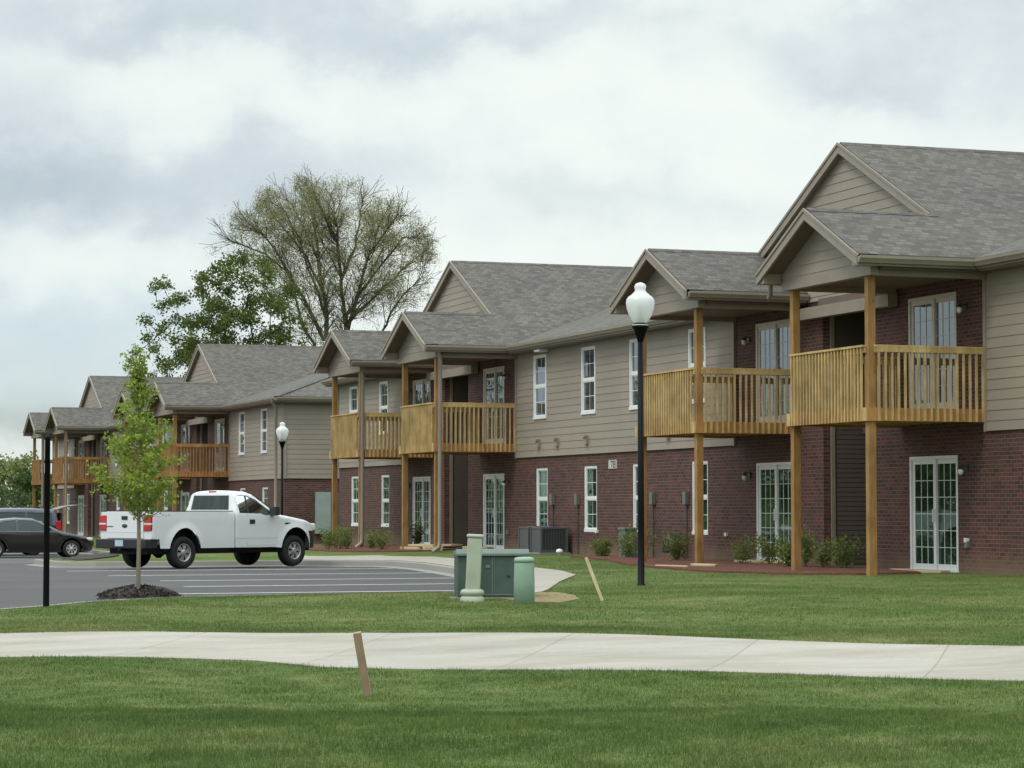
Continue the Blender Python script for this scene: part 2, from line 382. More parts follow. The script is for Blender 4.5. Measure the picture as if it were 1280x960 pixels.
# ------------------------------------------------------------------ camera, light, sky
def depthZ(x, y): return x*ST + y*CT

cam = bpy.data.cameras.new('camera'); co = bpy.data.objects.new('camera', cam); COL.objects.link(co)
cam.sensor_width = 36; cam.lens = 36 * 3069 / 1280; cam.clip_start = .1; cam.clip_end = 3000
co.location = (0, 0, 1.25); co.rotation_euler = (math.radians(90) + math.atan(155.5/3069), 0, -TH)
scene.camera = co
scene.render.resolution_x = 1024; scene.render.resolution_y = 768
scene.view_settings.view_transform = 'Standard'; scene.view_settings.look = 'None'; scene.view_settings.gamma = 1
scene.view_settings.exposure = 0.0

SUN_DIR = Vector((-.60, -.30, .85)).normalized()
sl = bpy.data.lights.new('sun', 'SUN'); so = bpy.data.objects.new('sun', sl); COL.objects.link(so)
sl.energy = 1.1; sl.angle = math.radians(16); sl.color = (1, .95, .87)
so.rotation_euler = SUN_DIR.to_track_quat('Z', 'Y').to_euler(); so.location = (-20, -10, 40)

def make_world():
    w = bpy.data.worlds.new('World'); scene.world = w; w.use_nodes = True
    t = w.node_tree; n = t.nodes; L = t.links
    bg = n['Background']
    def N(typ, **kw):
        k = n.new(typ)
        for a, b in kw.items(): setattr(k, a, b)
        return k
    def math_(op, a, b=None, clamp=False):
        m = N('ShaderNodeMath', operation=op); m.use_clamp = clamp
        for i, v in enumerate((a, b)):
            if v is None: continue
            if isinstance(v, bpy.types.NodeSocket): L.new(v, m.inputs[i])
            else: m.inputs[i].default_value = v
        return m.outputs[0]
    tc = N('ShaderNodeTexCoord'); sky = N('ShaderNodeTexSky'); sky.sky_type = 'NISHITA'; sky.sun_disc = False
    sky.sun_elevation = math.asin(SUN_DIR.z); sky.sun_rotation = math.atan2(SUN_DIR.x, SUN_DIR.y)
    sep = N('ShaderNodeSeparateXYZ'); L.new(tc.outputs['Generated'], sep.inputs[0])
    az = math_('ARCTAN2', sep.outputs['X'], sep.outputs['Y'])       # 0 along +y, positive towards +x
    az = math_('SUBTRACT', az, TH)
    el = math_('ARCSINE', sep.outputs['Z'])
    # warp
    comb = N('ShaderNodeCombineXYZ'); L.new(az, comb.inputs[0]); L.new(math_('MULTIPLY', el, 1.25), comb.inputs[1])
    def noise(scale, detail=5, rough=.55, off=0):
        a = N('ShaderNodeTexNoise'); a.inputs['Scale'].default_value = scale; a.inputs['Detail'].default_value = detail; a.inputs['Roughness'].default_value = rough
        v = N('ShaderNodeVectorMath', operation='ADD'); L.new(comb.outputs[0], v.inputs[0]); v.inputs[1].default_value = (off, off*.7, 0)
        L.new(v.outputs[0], a.inputs['Vector']); return a.outputs['Fac']
    wx = math_('MULTIPLY', math_('SUBTRACT', noise(14, 6, .55, 3.1), .5), .11)
    wy = math_('MULTIPLY', math_('SUBTRACT', noise(14, 6, .55, 7.7), .5), .085)
    A = math_('ADD', az, wx); E = math_('ADD', el, wy)
    f = 3069.0; hz = 635.5
    def blob(px, py, rx, ry, amp, power=1.0):
        a0 = math.atan((px-640)/f); e0 = (hz-py)/f; ra = rx/f; re = ry/f
        u = math_('DIVIDE', math_('SUBTRACT', A, a0), ra); v = math_('DIVIDE', math_('SUBTRACT', E, e0), re)
        d = math_('ADD', math_('MULTIPLY', u, u), math_('MULTIPLY', v, v))
        g = math_('POWER', 2.718, math_('MULTIPLY', d, -1))
        return math_('MULTIPLY', g, amp)
    # dark cloud masses (direction, size, strength)
    dark = None
    for b in ((180, 20, 300, 48, .62), (560, 45, 260, 40, .42), (1100, 88, 150, 42, .5), (820, 30, 250, 40, .2), (1180, 25, 200, 30, .3), (110, 240, 200, 60, .66), (330, 190, 130, 60, .35), (420, 240, 170, 70, .42),
              (730, 245, 130, 50, .38), (900, 260, 90, 40, .26), (30, 130, 120, 60, .3), (-100, 250, 200, 80, .5), (60, 380, 260, 45, .22), (60, 470, 240, 30, .3), (1400, 120, 180, 90, .5)):
        g = blob(*b[:4], b[4]*.84); dark = g if dark is None else math_('ADD', dark, g)
    base_n = math_('MULTIPLY', math_('SUBTRACT', noise(9, 7, .6, 1.3), .5), .36)
    fine = math_('MULTIPLY', math_('SUBTRACT', noise(26, 7, .62, 5.2), .5), .40)
    # outside the photographed part: broken cloud everywhere
    far = N('ShaderNodeMapRange'); L.new(math_('ADD', math_('ABSOLUTE', az), math_('MULTIPLY', el, 1.2)), far.inputs[0]); far.inputs[1].default_value = .3; far.inputs[2].default_value = .7; far.inputs[3].default_value = 0; far.inputs[4].default_value = .3
    D = math_('ADD', math_('ADD', math_('ADD', dark, base_n), fine), far.outputs[0], False)
    r = N('ShaderNodeValToRGB'); e = r.color_ramp.elements
    stops = [(0.0, (.90,.965,.93)), (.22, (.82,.895,.885)), (.5, (.66,.745,.785)), (.8, (.52,.605,.665)), (1.0, (.45,.53,.595))]
    while len(e) < len(stops): e.new(.5)
    for i, (p, c) in enumerate(stops): e[i].position = p; e[i].color = (*c, 1)
    L.new(D, r.inputs[0])
    # thin openings low in the sky, where the blue shows
    hole = math_('ADD', blob(40, 520, 300, 50, .8), blob(60, 420, 300, 50, .5))
    hole = math_('ADD', hole, math_('MULTIPLY', math_('SUBTRACT', noise(20, 5, .6, 9.9), .5), .3), True)
    skyc = N('ShaderNodeMix', data_type='RGBA', blend_type='MULTIPLY'); ins = [i for i in skyc.inputs if i.type == 'RGBA']
    skyc.inputs[0].default_value = 1; L.new(sky.outputs[0], ins[0]); ins[1].default_value = (.098,.108,.128,1)
    mx = N('ShaderNodeMix', data_type='RGBA'); ins = [i for i in mx.inputs if i.type == 'RGBA']
    L.new(hole, mx.inputs[0]); L.new(r.outputs[0], ins[0]); L.new([o for o in skyc.outputs if o.type == 'RGBA'][0], ins[1])
    zen = N('ShaderNodeMapRange'); L.new(sep.outputs['Z'], zen.inputs[0]); zen.inputs[1].default_value = .22; zen.inputs[2].default_value = .95; zen.inputs[3].default_value = 1.0; zen.inputs[4].default_value = 2.6
    L.new([o for o in mx.outputs if o.type == 'RGBA'][0], bg.inputs['Color']); L.new(zen.outputs[0], bg.inputs['Strength'])   # overcast sky: brightest overhead
make_world()

# ------------------------------------------------------------------ ground heights
KERB = [(-6,20),(1,27.8),(3.4,31.0),(4.44,32.32),(5.21,33.3),(6.07,34.65),(7.49,35.95),(9.16,36.3),(11.8,36.3),(12.9,37.2),(14.2,40),(15.5,44),(16.5,48.2),(17.2,52.2),(17.75,56),(17.9,59.3),(17.5,62),(16.4,64),(11.4,64.6),(10.8,65.4),
        (10.7,70),(11.3,71),(15.6,71.3),(16.6,72.6),(16.8,96),(16.2,97.2),(11.4,97.6),(10.8,98.4),(10.8,102),(11.6,103),(16.2,103.2),(16.8,104.4),(16.8,170)]
LOT = KERB + [(-60,170),(-60,14)]
WALK = [(12.2,33.4),(13.35,35.96),(15.2,40.3),(16.79,43.6),(17.57,46.5),(18.5,52.25),(19.2,57),(19.35,60.4),(18.7,63.2),(17.2,65.0),(12,66)]
W_PATH_NEAR = [(-2,25.3),(1,24.5),(2.2,24.0),(3.22,23.55),(4.3,23.2),(5.5,22.65),(5.95,21.9),(6.9,21.25),(7.83,20.7),(9.71,19.65),(11.3,18.6),(13,17.3),(18,13.2)]
W_PATH_FAR = [(-2,27.2),(1,26.5),(3.08,25.94),(5,25.5),(7.06,24.87),(8.97,23.76),(11.05,22.43),(12.86,21.16),(15,19.6),(20,16)]

def za(x, y):
    return -.21 - .06*sm(58,63,y) - .06*sm(62,67,y) - .19*sm(66,90,y)
KA = np.array(KERB, float)
def dist_kerb(x, y):
    p = np.array((x, y)); a = KA[:-1]; b = KA[1:]; ab = b-a
    t = np.clip(((p-a)*ab).sum(1)/(ab*ab).sum(1), 0, 1)
    q = a + ab*t[:,None]; return float(np.sqrt(((q-p)**2).sum(1)).min())
def inpoly(x, y, P):
    c = False; j = len(P)-1
    for i in range(len(P)):
        xi, yi = P[i]; xj, yj = P[j]
        if (yi > y) != (yj > y) and x < (xj-xi)*(y-yi)/(yj-yi)+xi: c = not c
        j = i
    return c
def zt(x, y):
    Z = depthZ(x, y)
    z = -.25 + .20*sm(20.5,26.5,Z) + .05*sm(28,36,Z) + .05*sm(18,23,x)*sm(30,40,y)
    z -= .31*sm(80,91,y)
    z += .035*math.sin(x*.9+y*.5)*math.sin(y*.7-x*.3)*sm(8,14,Z)*(1-sm(30,50,Z))
    d = 99 if Z < 28 else dist_kerb(x, y)
    if d < 2.2: z = za(x,y)+.15 + (z-za(x,y)-.15)*sm(.1,2.2,d)
    return z

def sheet(name, poly, zf, mat, dz=0.0, step=.6, thick=0, holes=(), kind='structure'):
    """triangulated sheet following zf inside poly"""
    def dens(P, s):
        out = []
        for i in range(len(P)):
            a = Vector(P[i]); b = Vector(P[(i+1) % len(P)]); n = max(1, int((b-a).length/s))
            out += [tuple(a + (b-a)*k/n) for k in range(n)]
        return out
    loops = [dens(poly, step)] + [dens(h, step) for h in holes]
    pts = []; edges = []
    for lp in loops:
        o = len(pts); pts += lp; edges += [(o+i, o+(i+1) % len(lp)) for i in range(len(lp))]
    nb = len(pts)
    xs = [p[0] for p in poly]; ys = [p[1] for p in poly]
    x = min(xs)+step/2
    while x < max(xs):
        y = min(ys)+step/2
        while y < max(ys):
            if inpoly(x, y, poly) and not any(inpoly(x, y, h) for h in holes):
                pts.append((x + random.uniform(-.1,.1)*step, y + random.uniform(-.1,.1)*step))
            y += step
        x += step
    vs, es, fs, *_ = delaunay_2d_cdt([Vector(p) for p in pts], edges, [], 0, 1e-5)
    V = [(v.x, v.y, zf(v.x, v.y)+dz) for v in vs]; F = []
    for f in fs:
        cx = sum(vs[i].x for i in f)/3; cy = sum(vs[i].y for i in f)/3
        if inpoly(cx, cy, poly) and not any(inpoly(cx, cy, h) for h in holes): F.append(tuple(f))
    mb = MB(); mb.add(V, F, True)
    if thick:
        for lp in loops:
            n = len(lp)
            for i in range(n):
                a = lp[i]; b = lp[(i+1) % n]
                za_, zb_ = zf(*a)+dz, zf(*b)+dz
                mb.quad((a[0],a[1],za_-thick),(b[0],b[1],zb_-thick),(b[0],b[1],zb_),(a[0],a[1],za_))
    o = obj(name, mb, mat, uv=False); tag(o, kind=kind); return o

# lawn near and around (fine), with the car park cut out; and a wide outer sheet
NEAR = [(-60,-10),(60,-10),(60,170),(-60,170)]
def build_ground():
    # fine lawn: camera side + strip between car park and buildings
    fine = [(-8,4),(34,4),(34,170)] + list(reversed(KERB))
    sheet('lawn', fine, zt, M['turf'], step=.8)
    outer = [(-900,-600),(900,-600),(900,1500),(-900,1500)]
    hole = [(-8,4.01),(34,4.01),(34,170),(-60,170),(-60,14),(-6,20)]
    mb = MB()
    def zo(x, y): return zt(x,y) if y < 171 and -61 < x < 35 else -.5
    vs = [Vector(p) for p in outer+hole]; e = [(i,(i+1)%4) for i in range(4)] + [(4+i, 4+(i+1)%len(hole)) for i in range(len(hole))]
    v2, _, f2, *_ = delaunay_2d_cdt(vs, e, [], 0, 1e-5)
    F = [tuple(f) for f in f2 if not inpoly(sum(v2[i].x for i in f)/3, sum(v2[i].y for i in f)/3, hole)]
    mb.add([(v.x, v.y, zo(v.x, v.y)-.004) for v in v2], F); tag(obj('ground', mb, M['turf'], uv=False), kind='structure')
    sheet('car_park', LOT, za, M['asphalt'], step=2.0)
    # kerb with gutter pan
    mb = MB(); pan = MB()
    n = len(KERB)
    nrm = []
    dense = []
    for i in range(n-1):
        a = Vector(KERB[i]); b = Vector(KERB[i+1]); k = max(1, int((b-a).length/1.0))
        dense += [a + (b-a)*j/k for j in range(k)]
    dense.append(Vector(KERB[-1])); D = dense
    for i in range(len(D)):
        t = (D[min(i+1,len(D)-1)] - D[max(i-1,0)]).normalized(); nrm.append(Vector((-t.y, t.x)))   # towards the lot (left of travel)
    prof = [(-.02,-.3),(-.02,.155),(.11,.155),(.135,.14),(.16,.0),(.16,-.3)]
    pp = [(.155,.006),(.45,-.0),(.45,.004)]
    for P, mbx in ((prof, mb), ([(.15,.02),(.42,.006),(.42,-.1)], pan)):
        V = []; F = []; m = len(P)
        for p, nn in zip(D, nrm):
            for o_, h in P:
                q = p + nn*o_; V.append((q.x, q.y, za(q.x, q.y)+h))
        for i in range(len(D)-1):
            for k in range(m-1): F.append((i*m+k, i*m+k+1, (i+1)*m+k+1, (i+1)*m+k))
        mbx.add(V, F)
    pan_start = len(mb.v)
    mb.add(pan.v, pan.f)
    tag(obj('kerb', mb, M['kerb'], uv=False), kind='structure')
    inner = [p for p in KERB if p[1] >= 35.9 and p[1] <= 64.2 and p[0] > 9]
    walk = WALK + [(16.4,64.05)] + [p for p in reversed(inner) if p[0] >= 11.8 and p[1] < 63.9]
    walk = [(12.2,33.4),(13.35,35.96),(15.2,40.3),(16.79,43.6),(17.57,46.5),(18.5,52.25),(19.2,57),(19.35,60.4),(18.7,63.2),(17.2,65.0),(16.9,66.5),(16.45,64.05),(17.52,62),(17.93,59.3),(17.78,56),(17.23,52.2),(16.53,48.2),(15.53,44),(14.23,40),(12.93,37.2),(11.8,36.25),(11.2,35.2),(11.6,33.6)]
    sheet('pavement', walk, zt, M['concrete'], dz=.02, step=.5, thick=.1)
    path = W_PATH_NEAR + list(reversed(W_PATH_FAR))
    sheet('path', path, zt, M['concrete'], dz=.008, step=.5, thick=.06)
    # painted bays
    for (yy, x0, x1) in ((57.2,9.4,17.3),(53.0,9.6,16.9),(48.9,9.9,16.2),(45.2,9.6,15.4),(41.4,7.6,14.2),(60.6,9.0,12.0),(74.6,9.6,16.3),(78,9.6,16.3),(81.4,9.6,16.3),(84.8,9.6,16.3),(88.4,9.6,16.3)):
        a, b = yy, yy+.15
        k = 8; mb = MB(); V = []; F = []
        for i in range(k+1):
            x = x0+(x1-x0)*i/k; V += [(x, a, za(x,a)+.006), (x, b, za(x,b)+.006)]
        F = [(2*i, 2*i+2, 2*i+3, 2*i+1) for i in range(k)]
        mb.add(V, F); tag(obj('bay_line', mb, M['line'], uv=False), kind='structure')
    # mulch beds
    def bed(name, P, mat, h=.035, kind='stuff'):
        cx = sum(p[0] for p in P)/len(P); cy = sum(p[1] for p in P)/len(P)
        Q = []
        for i in range(len(P)):
            a = Vector(P[i]); b = Vector(P[(i+1)%len(P)]); n_ = max(1,int((b-a).length/.4))
            for k in range(n_):
                q = a+(b-a)*k/n_; Q.append((q.x+random.uniform(-.08,.08), q.y+random.uniform(-.08,.08)))
        return sheet(name, Q, zt, mat, dz=h, step=.35, thick=.08, kind=kind)
    bed('mulch', [(19.75,46.5),(19.6,43.6),(20.1,41.4),(21.0,40.3),(22.2,40.0),(23.1,42.4),(23.1,49.0),(22.9,57.8),(22.0,57.6),(21.2,53),(20.3,50)], M['mulch'])
    bed('mulch', [(18.7,77),(18.7,72),(18.9,68.4),(20.2,66.6),(21.2,66.4),(22.9,68.6),(23.0,77)], M['mulch'])
    bed('mulch', [(17.3,92.6),(18,92),(22.9,92.2),(23.1,100),(20,106),(17.6,104)], M['mulch'])
    bed('bare_soil', [(11.3,31.2),(11.75,31.2),(12.3,31.9),(12.75,33.2),(13.0,34.6),(12.3,34.2),(11.7,33.2),(11.3,32.2)], M['soil'], .012)
    bed('mulch', [(11.2,66.2),(12.2,66.2),(12.6,68.4),(11.6,69.6),(11.2,68.6)], M['mulch_dark'])
build_ground()

# ------------------------------------------------------------------ grass blades
def grass():
    def inp(X, Y, P):
        c = np.zeros(X.shape, bool); j = len(P)-1
        for i in range(len(P)):
            xi, yi = P[i]; xj, yj = P[j]
            cond = ((yi > Y) != (yj > Y)) & (X < (xj-xi)*(Y-yi)/((yj-yi) or 1e-9)+xi); c ^= cond; j = i
        return c
    path = W_PATH_NEAR + list(reversed(W_PATH_FAR))
    Zs = []; 
    def scatter(n, z0, z1, hmin, hmax, wd, power=1.0):
        u = rng.random(n); Z = (z0**2 + (z1**2-z0**2)*u**power)**.5
        Xc = (rng.random(n)-.47)*Z*.68
        x = Xc*CT + Z*ST; y = -Xc*ST + Z*CT
        return x, y, Z, hmin, hmax, wd
    # height lookup grid
    gx = np.arange(-4, 34, .5); gy = np.arange(4, 62, .5)
    G = np.array([[zt(a, b) for b in gy] for a in gx])
    def zlook(x, y):
        i = np.clip((x-gx[0])/.5, 0, len(gx)-1.001); j = np.clip((y-gy[0])/.5, 0, len(gy)-1.001)
        i0 = i.astype(int); j0 = j.astype(int); fi = i-i0; fj = j-j0
        return (G[i0,j0]*(1-fi)*(1-fj)+G[i0+1,j0]*fi*(1-fj)+G[i0,j0+1]*(1-fi)*fj+G[i0+1,j0+1]*fi*fj)
    AV = []; AF = []; off = 0
    for (n, z0, z1, h0, h1, wd) in ((300000, 12.2, 18.5, .022, .062, .0042), (380000, 18, 26.5, .014, .042, .005), (330000, 24.5, 40, .014, .04, .009), (60000, 40, 60, .02, .045, .014)):
        x, y, Z, *_ = scatter(n, z0, z1, h0, h1, wd)
        # tufts: pull blades together
        keep = ~inp(x+rng.normal(0,.05,n), y+rng.normal(0,.05,n), path) & ~inp(x, y, LOT) & ~inp(x, y, [(12.2,33.4),(13.35,35.96),(15.2,40.3),(16.79,43.6),(17.57,46.5),(18.5,52.25),(19.2,57),(19.35,60.4),(18.7,63.2),(16.4,64.05),(17.9,59.3),(17.2,52.2),(16.5,48.2),(15.5,44),(14.2,40),(12.9,37.2),(11.2,35.5)])
        keep &= ~inp(x, y, [(19.75,46.5),(19.6,43.6),(20.1,41.4),(21.0,40.3),(22.2,40.0),(40,39.5),(40,60),(22.9,58),(22.0,57.6),(21.2,53),(20.3,50)]) & (x < 23.3)
        keep &= ~(inp(x, y, [(11.3,31.2),(11.75,31.2),(12.3,31.9),(12.75,33.2),(13.0,34.6),(12.3,34.2),(11.7,33.2),(11.3,32.2)]) & (rng.random(n) > .12))
        keep &= ((x-7.02)**2 + (y-36.36)**2 > .5)
        x = x[keep]; y = y[keep]; Z = Z[keep]; n = len(x)
        z = zlook(x, y)
        clump = .65 + .35*np.sin(x*5.1+np.sin(y*3.7)*2)*np.sin(y*4.3+np.sin(x*2.9)*2)
        h = (h0 + (h1-h0)*rng.random(n))*clump*1.1; a = rng.random(n)*2*np.pi; lean = rng.random(n)*.7*h; la = rng.random(n)*2*np.pi
        w = wd*(.6+.8*rng.random(n))
        dx = np.cos(a)*w/2; dy = np.sin(a)*w/2
        p0 = np.stack([x-dx, y-dy, z-.005], 1); p1 = np.stack([x+dx, y+dy, z-.005], 1)
        p2 = np.stack([x+np.cos(la)*lean, y+np.sin(la)*lean, z+h], 1)
        V = np.stack([p0,p1,p2],1).reshape(-1,3); AV.append(V); AF.append(np.arange(len(V)).reshape(-1,3)+off); off += len(V)
    V = np.concatenate(AV); first = V[::3]
    W = np.array(W_PATH_NEAR, float); o_ = np.argsort(W[:,0]); nearside = first[:,1] < np.interp(first[:,0], W[o_,0], W[o_,1])+.3
    for sel, mt in ((nearside, 'blade_front'), (~nearside, 'blade')):
        VV = V.reshape(-1,3,3)[sel].reshape(-1,3); tag(npobj('grass', VV, np.arange(len(VV)).reshape(-1,3), M[mt]), kind='stuff')
grass()

# ------------------------------------------------------------------ buildings
PX = 20.878 - 23.316      # porch front relative to wall plane (-2.44)
HB, HP, IN = 5.46, 3.82, 1.73
ZB = 2.67; ZE = 5.8; COURSE = .19

def siding_wall(mb, axis, c, a0, a1, z0, z1, outward, openings=(), clipfn=None, COURSE=.19, LAP=.012):
    """lapped siding on plane axis=c spanning a0..a1, z0..z1. outward +-1. clipfn(z)->(lo,hi) narrows the span"""
    k0 = math.floor(z0/COURSE+1e-6); z = z0
    while z < z1-1e-4:
        zn = min(z1, (math.floor(z/COURSE+1e-6)+1)*COURSE)
        segs = [(a0, a1)]
        if clipfn:
            lo, hi = clipfn(z); lo2, hi2 = clipfn(zn)
            if hi-lo < .03: z = zn; continue
            if hi2 < lo2: lo2 = hi2 = (lo+hi)/2
            zc0 = math.floor(z/COURSE+1e-6)*COURSE
            o0_, o1_ = (outward*(.004 + LAP - LAP*(q-zc0)/COURSE) for q in (z, zn))
            mb.quad((c+o0_,lo,z),(c+o0_,hi,z),(c+o1_,hi2,zn),(c+o1_,lo2,zn)); mb.quad((c,lo,z),(c,hi,z),(c+o0_,hi,z),(c+o0_,lo,z))
            z = zn; continue
        bz = [z, zn]
        for (o0,o1,p0,p1) in openings:
            for q in (p0,p1):
                if z+1e-4 < q < zn-1e-4: bz.append(q)
        bz = sorted(set(bz))
        for q0, q1 in zip(bz[:-1], bz[1:]):
            sg = list(segs)
            for (o0,o1,p0,p1) in openings:
                if p0 < (q0+q1)/2 < p1:
                    ns = []
                    for s0, s1 in sg:
                        if o1 <= s0 or o0 >= s1: ns.append((s0,s1)); continue
                        if o0 > s0: ns.append((s0,o0))
                        if o1 < s1: ns.append((o1,s1))
                    sg = ns
            zc0 = math.floor(z/COURSE+1e-6)*COURSE
            def off(zz): return outward*(.004 + LAP - LAP*(zz-zc0)/COURSE)
            for s0, s1 in sg:
                if s1-s0 < 1e-3: continue
                def P(a, zz, o): return (c+o, a, zz) if axis == 'x' else (a, c+o, zz)
                mb.quad(P(s0,q0,off(q0)), P(s1,q0,off(q0)), P(s1,q1,off(q1)), P(s0,q1,off(q1)))
                if abs(q0-z) < 1e-6: mb.quad(P(s0,q0,0), P(s1,q0,0), P(s1,q0,off(q0)), P(s0,q0,off(q0)))
        z = zn

def cells(ya, yb, za_, zb_, inside, ybr, zbr):
    ys = sorted(set([ya,yb]+[v for v in ybr if ya < v < yb])); zs = sorted(set([za_,zb_]+[v for v in zbr if za_ < v < zb_]))
    for y0, y1 in zip(ys[:-1], ys[1:]):
        for z0, z1 in zip(zs[:-1], zs[1:]):
            if inside((y0+y1)/2, (z0+z1)/2): yield y0,y1,z0,z1

def window_unit(parent, y0, y1, z0, z1, x, gl, mat_frame):
    """double hung, in plane x facing -x; frame mesh > sashes, pane"""
    mb = MB(); fw = .055
    mb.box(x-.02,x+.07,y0,y0+fw,z0,z1); mb.box(x-.02,x+.07,y1-fw,y1,z0,z1); mb.box(x-.02,x+.07,y0+fw,y1-fw,z1-fw,z1); mb.box(x-.035,x+.07,y0-.01,y1+.01,z0-.03,z0+fw)
    zm = (z0+z1)/2
    fr = obj('window', mb, mat_frame, parent)
    s = MB()
    s.box(x+.0,x+.05,y0+fw,y1-fw,zm-.035,zm+.035)
    for q0, q1, dx in ((z0+fw, zm-.035, .012),(zm+.035, z1-fw, .0)):
        s.box(x+dx,x+.05,y0+fw,y0+fw+.03,q0,q1); s.box(x+dx,x+.05,y1-fw-.03,y1-fw,q0,q1)
        s.box(x+dx,x+.05,y0+fw+.03,y1-fw-.03,q0,q0+.025); s.box(x+dx,x+.05,y0+fw+.03,y1-fw-.03,q1-.025,q1)
        yc = (y0+y1)/2; zc = (q0+q1)/2
        s.box(x+.029,x+.038,yc-.004,yc+.004,q0+.025,q1-.025); s.box(x+.0285,x+.0385,y0+fw+.03,y1-fw-.03,zc-.008,zc+.008)
    obj('sash', s, mat_frame, fr)
    g = MB(); g.box(x+.034,x+.046,y0+fw+.005,y1-fw-.005,z0+fw,z1-fw); obj('pane', g, gl, fr, uv=False)
    return fr

def door_unit(parent, y0, y1, z0, z1, x, gl, mat_frame):
    mb = MB(); fw = .06
    mb.box(x-.03,x+.09,y0,y0+fw,z0,z1); mb.box(x-.03,x+.09,y1-fw,y1,z0,z1); mb.box(x-.03,x+.09,y0+fw,y1-fw,z1-fw,z1); mb.box(x-.06,x+.09,y0-.02,y1+.02,z0-.05,z0+.04)
    fr = obj('sliding_door', mb, mat_frame, parent)
    ym = (y0+y1)/2
    for (a, b, dx) in ((y0+fw, ym+.04, .035), (ym-.04, y1-fw, .0)):
        s = MB(); sw = .09
        s.box(x+dx,x+dx+.03,a,a+sw,z0+.04,z1-fw); s.box(x+dx,x+dx+.03,b-sw,b,z0+.04,z1-fw)
        s.box(x+dx,x+dx+.03,a+sw,b-sw,z0+.04,z0+.15); s.box(x+dx,x+dx+.03,a+sw,b-sw,z1-fw-sw,z1-fw)
        p0, p1, q0, q1 = a+sw, b-sw, z0+.15, z1-fw-sw
        for i in (1,2): s.box(x+dx+.006,x+dx+.018,p0+(p1-p0)*i/3-.006,p0+(p1-p0)*i/3+.006,q0,q1)
        for i in range(1,6): s.box(x+dx+.0055,x+dx+.0185,p0,p1,q0+(q1-q0)*i/6-.006,q0+(q1-q0)*i/6+.006)
        d = obj('door_panel', s, mat_frame, fr)
        g = MB(); g.box(x+dx+.014,x+dx+.024,p0-.005,p1+.005,q0-.005,q1+.005); obj('pane', g, gl, fr, uv=False)
    h = MB(); h.box(x-.05,x+.0,ym-.02,ym+.01,z0+.95,z0+1.2); obj('handle', h, M['vinyl'], fr)
    return fr

def wall_lamp(parent, x, y, z, lit=False):
    m = MB(); m.box(x-.03,x,y-.06,y+.06,z-.06,z+.06)
    m.tube([(x-.02,y,z+.03),(x-.12,y,z+.06),(x-.14,y,z+.02)], .012, 6)
    m.lathe([(.02,.0),(.06,-.03),(.065,-.05)], 10, (x-.14,y,z+.03))
    o = obj('wall_lamp', m, M['dark_metal'], parent)
    g = MB(); g.lathe([(.02,-.16),(.045,-.13),(.055,-.05)], 10, (x-.14,y,z+.03)); obj('lamp_glass', g, M['vinyl'], o, uv=False)

def balcony(parent, yc0, yc1, wood_rail, wood_post, painted_near=False):
    """yc0 < yc1: extent along facade"""
    z0, z1, zr = 2.83, 3.07, 4.21
    mb = MB(); n = int((0-PX)/.14)
    for i in range(n):
        xa = PX+.04+i*((-PX-.05)/n); mb.box(xa, xa+(-PX-.05)/n-.008, yc0+.04, yc1-.04, z1-.032, z1)
    k = int((yc1-yc0)/.4)
    for i in range(1,k):
        y = yc0+(yc1-yc0)*i/k; mb.box(PX+.04,-.03,y-.02,y+.02,z0+.03,z1-.033)
    mb.cur = 1
    mb.box(PX,PX+.04,yc0,yc1,z0,z1); mb.box(PX+.04,-.025,yc0,yc0+.04,z0,z1); mb.box(PX+.04,-.025,yc1-.04,yc1,z0,z1)
    deck = obj('balcony', mb, [wood_rail, M['rim_wood']], parent)
    ps = .15
    # railings
    def baluster_run(m, fixed, a, b, axis, outd, band):
        nb = int((b-a)/.127); sp = (b-a)/nb
        for i in range(nb+1):
            t = a+sp*i
            jz = random.uniform(-.004,.004)
            if axis == 'y':
                m.box(fixed-.036, fixed-.001, t-.019, t+.019, z0+.005+jz, zr-.05)
            else:
                q0, q1 = (fixed-.036, fixed-.001) if outd < 0 else (fixed+.001, fixed+.036)
                m.box(t-.019, t+.019, q0, q1, z0+.005+jz, zr-.05)
    m = MB(); baluster_run(m, PX, yc0+.2, yc1-.2, 'y', -1, False)
    m.box(PX+.002,PX+.04,yc0+.12,yc1-.12,zr-.14,zr-.05); m.box(PX-.05,PX+.09,yc0+.13,yc1-.13,zr-.04,zr)
    m.box(PX-.038,PX-.001,yc0+.0,yc0+.15,z0,z1); m.box(PX-.038,PX-.001,yc1-.15,yc1,z0,z1)
    obj('railing', m, wood_rail, deck)
    for yy, o in ((yc0,-1),(yc1,1)):
        m = MB(); baluster_run(m, yy, PX+.22, -.08, 'x', o, False)
        q0, q1 = (yy+.002, yy+.04) if o < 0 else (yy-.04, yy-.002)
        m.box(PX+.15,-.03,q0,q1,zr-.14,zr-.05)
        c0, c1 = (yy-.045, yy+.05) if o < 0 else (yy-.05, yy+.045)
        m.box(PX+.15,-.028,c0,c1,zr-.04,zr)
        b0, b1 = (yy-.042, yy-.037) if o < 0 else (yy+.037, yy+.042)
        m.box(PX+.16,-.03,b0,b1,zr-.13,zr-.041)
        obj('railing', m, wood_rail, deck)
    for yy in (yc0+.02, yc1-.02-ps):
        m = MB(); m.box(PX+.045, PX+.045+ps, yy+.03, yy+.03+ps-.01, 0.0, 5.5)
        obj('post', m, wood_post, deck, bevel=.006)
    return deck

def roof_thick(mb, poly, t=.10):
    """poly: list of 3D points (top), extruded down"""
    n = len(poly); lo = [(p[0],p[1],p[2]-t) for p in poly]
    mb.add(list(poly)+lo, [tuple(range(n))] + [tuple(range(n,2*n))[::-1]] + [(i, n+i, n+(i+1)%n, (i+1)%n) for i in range(n)])

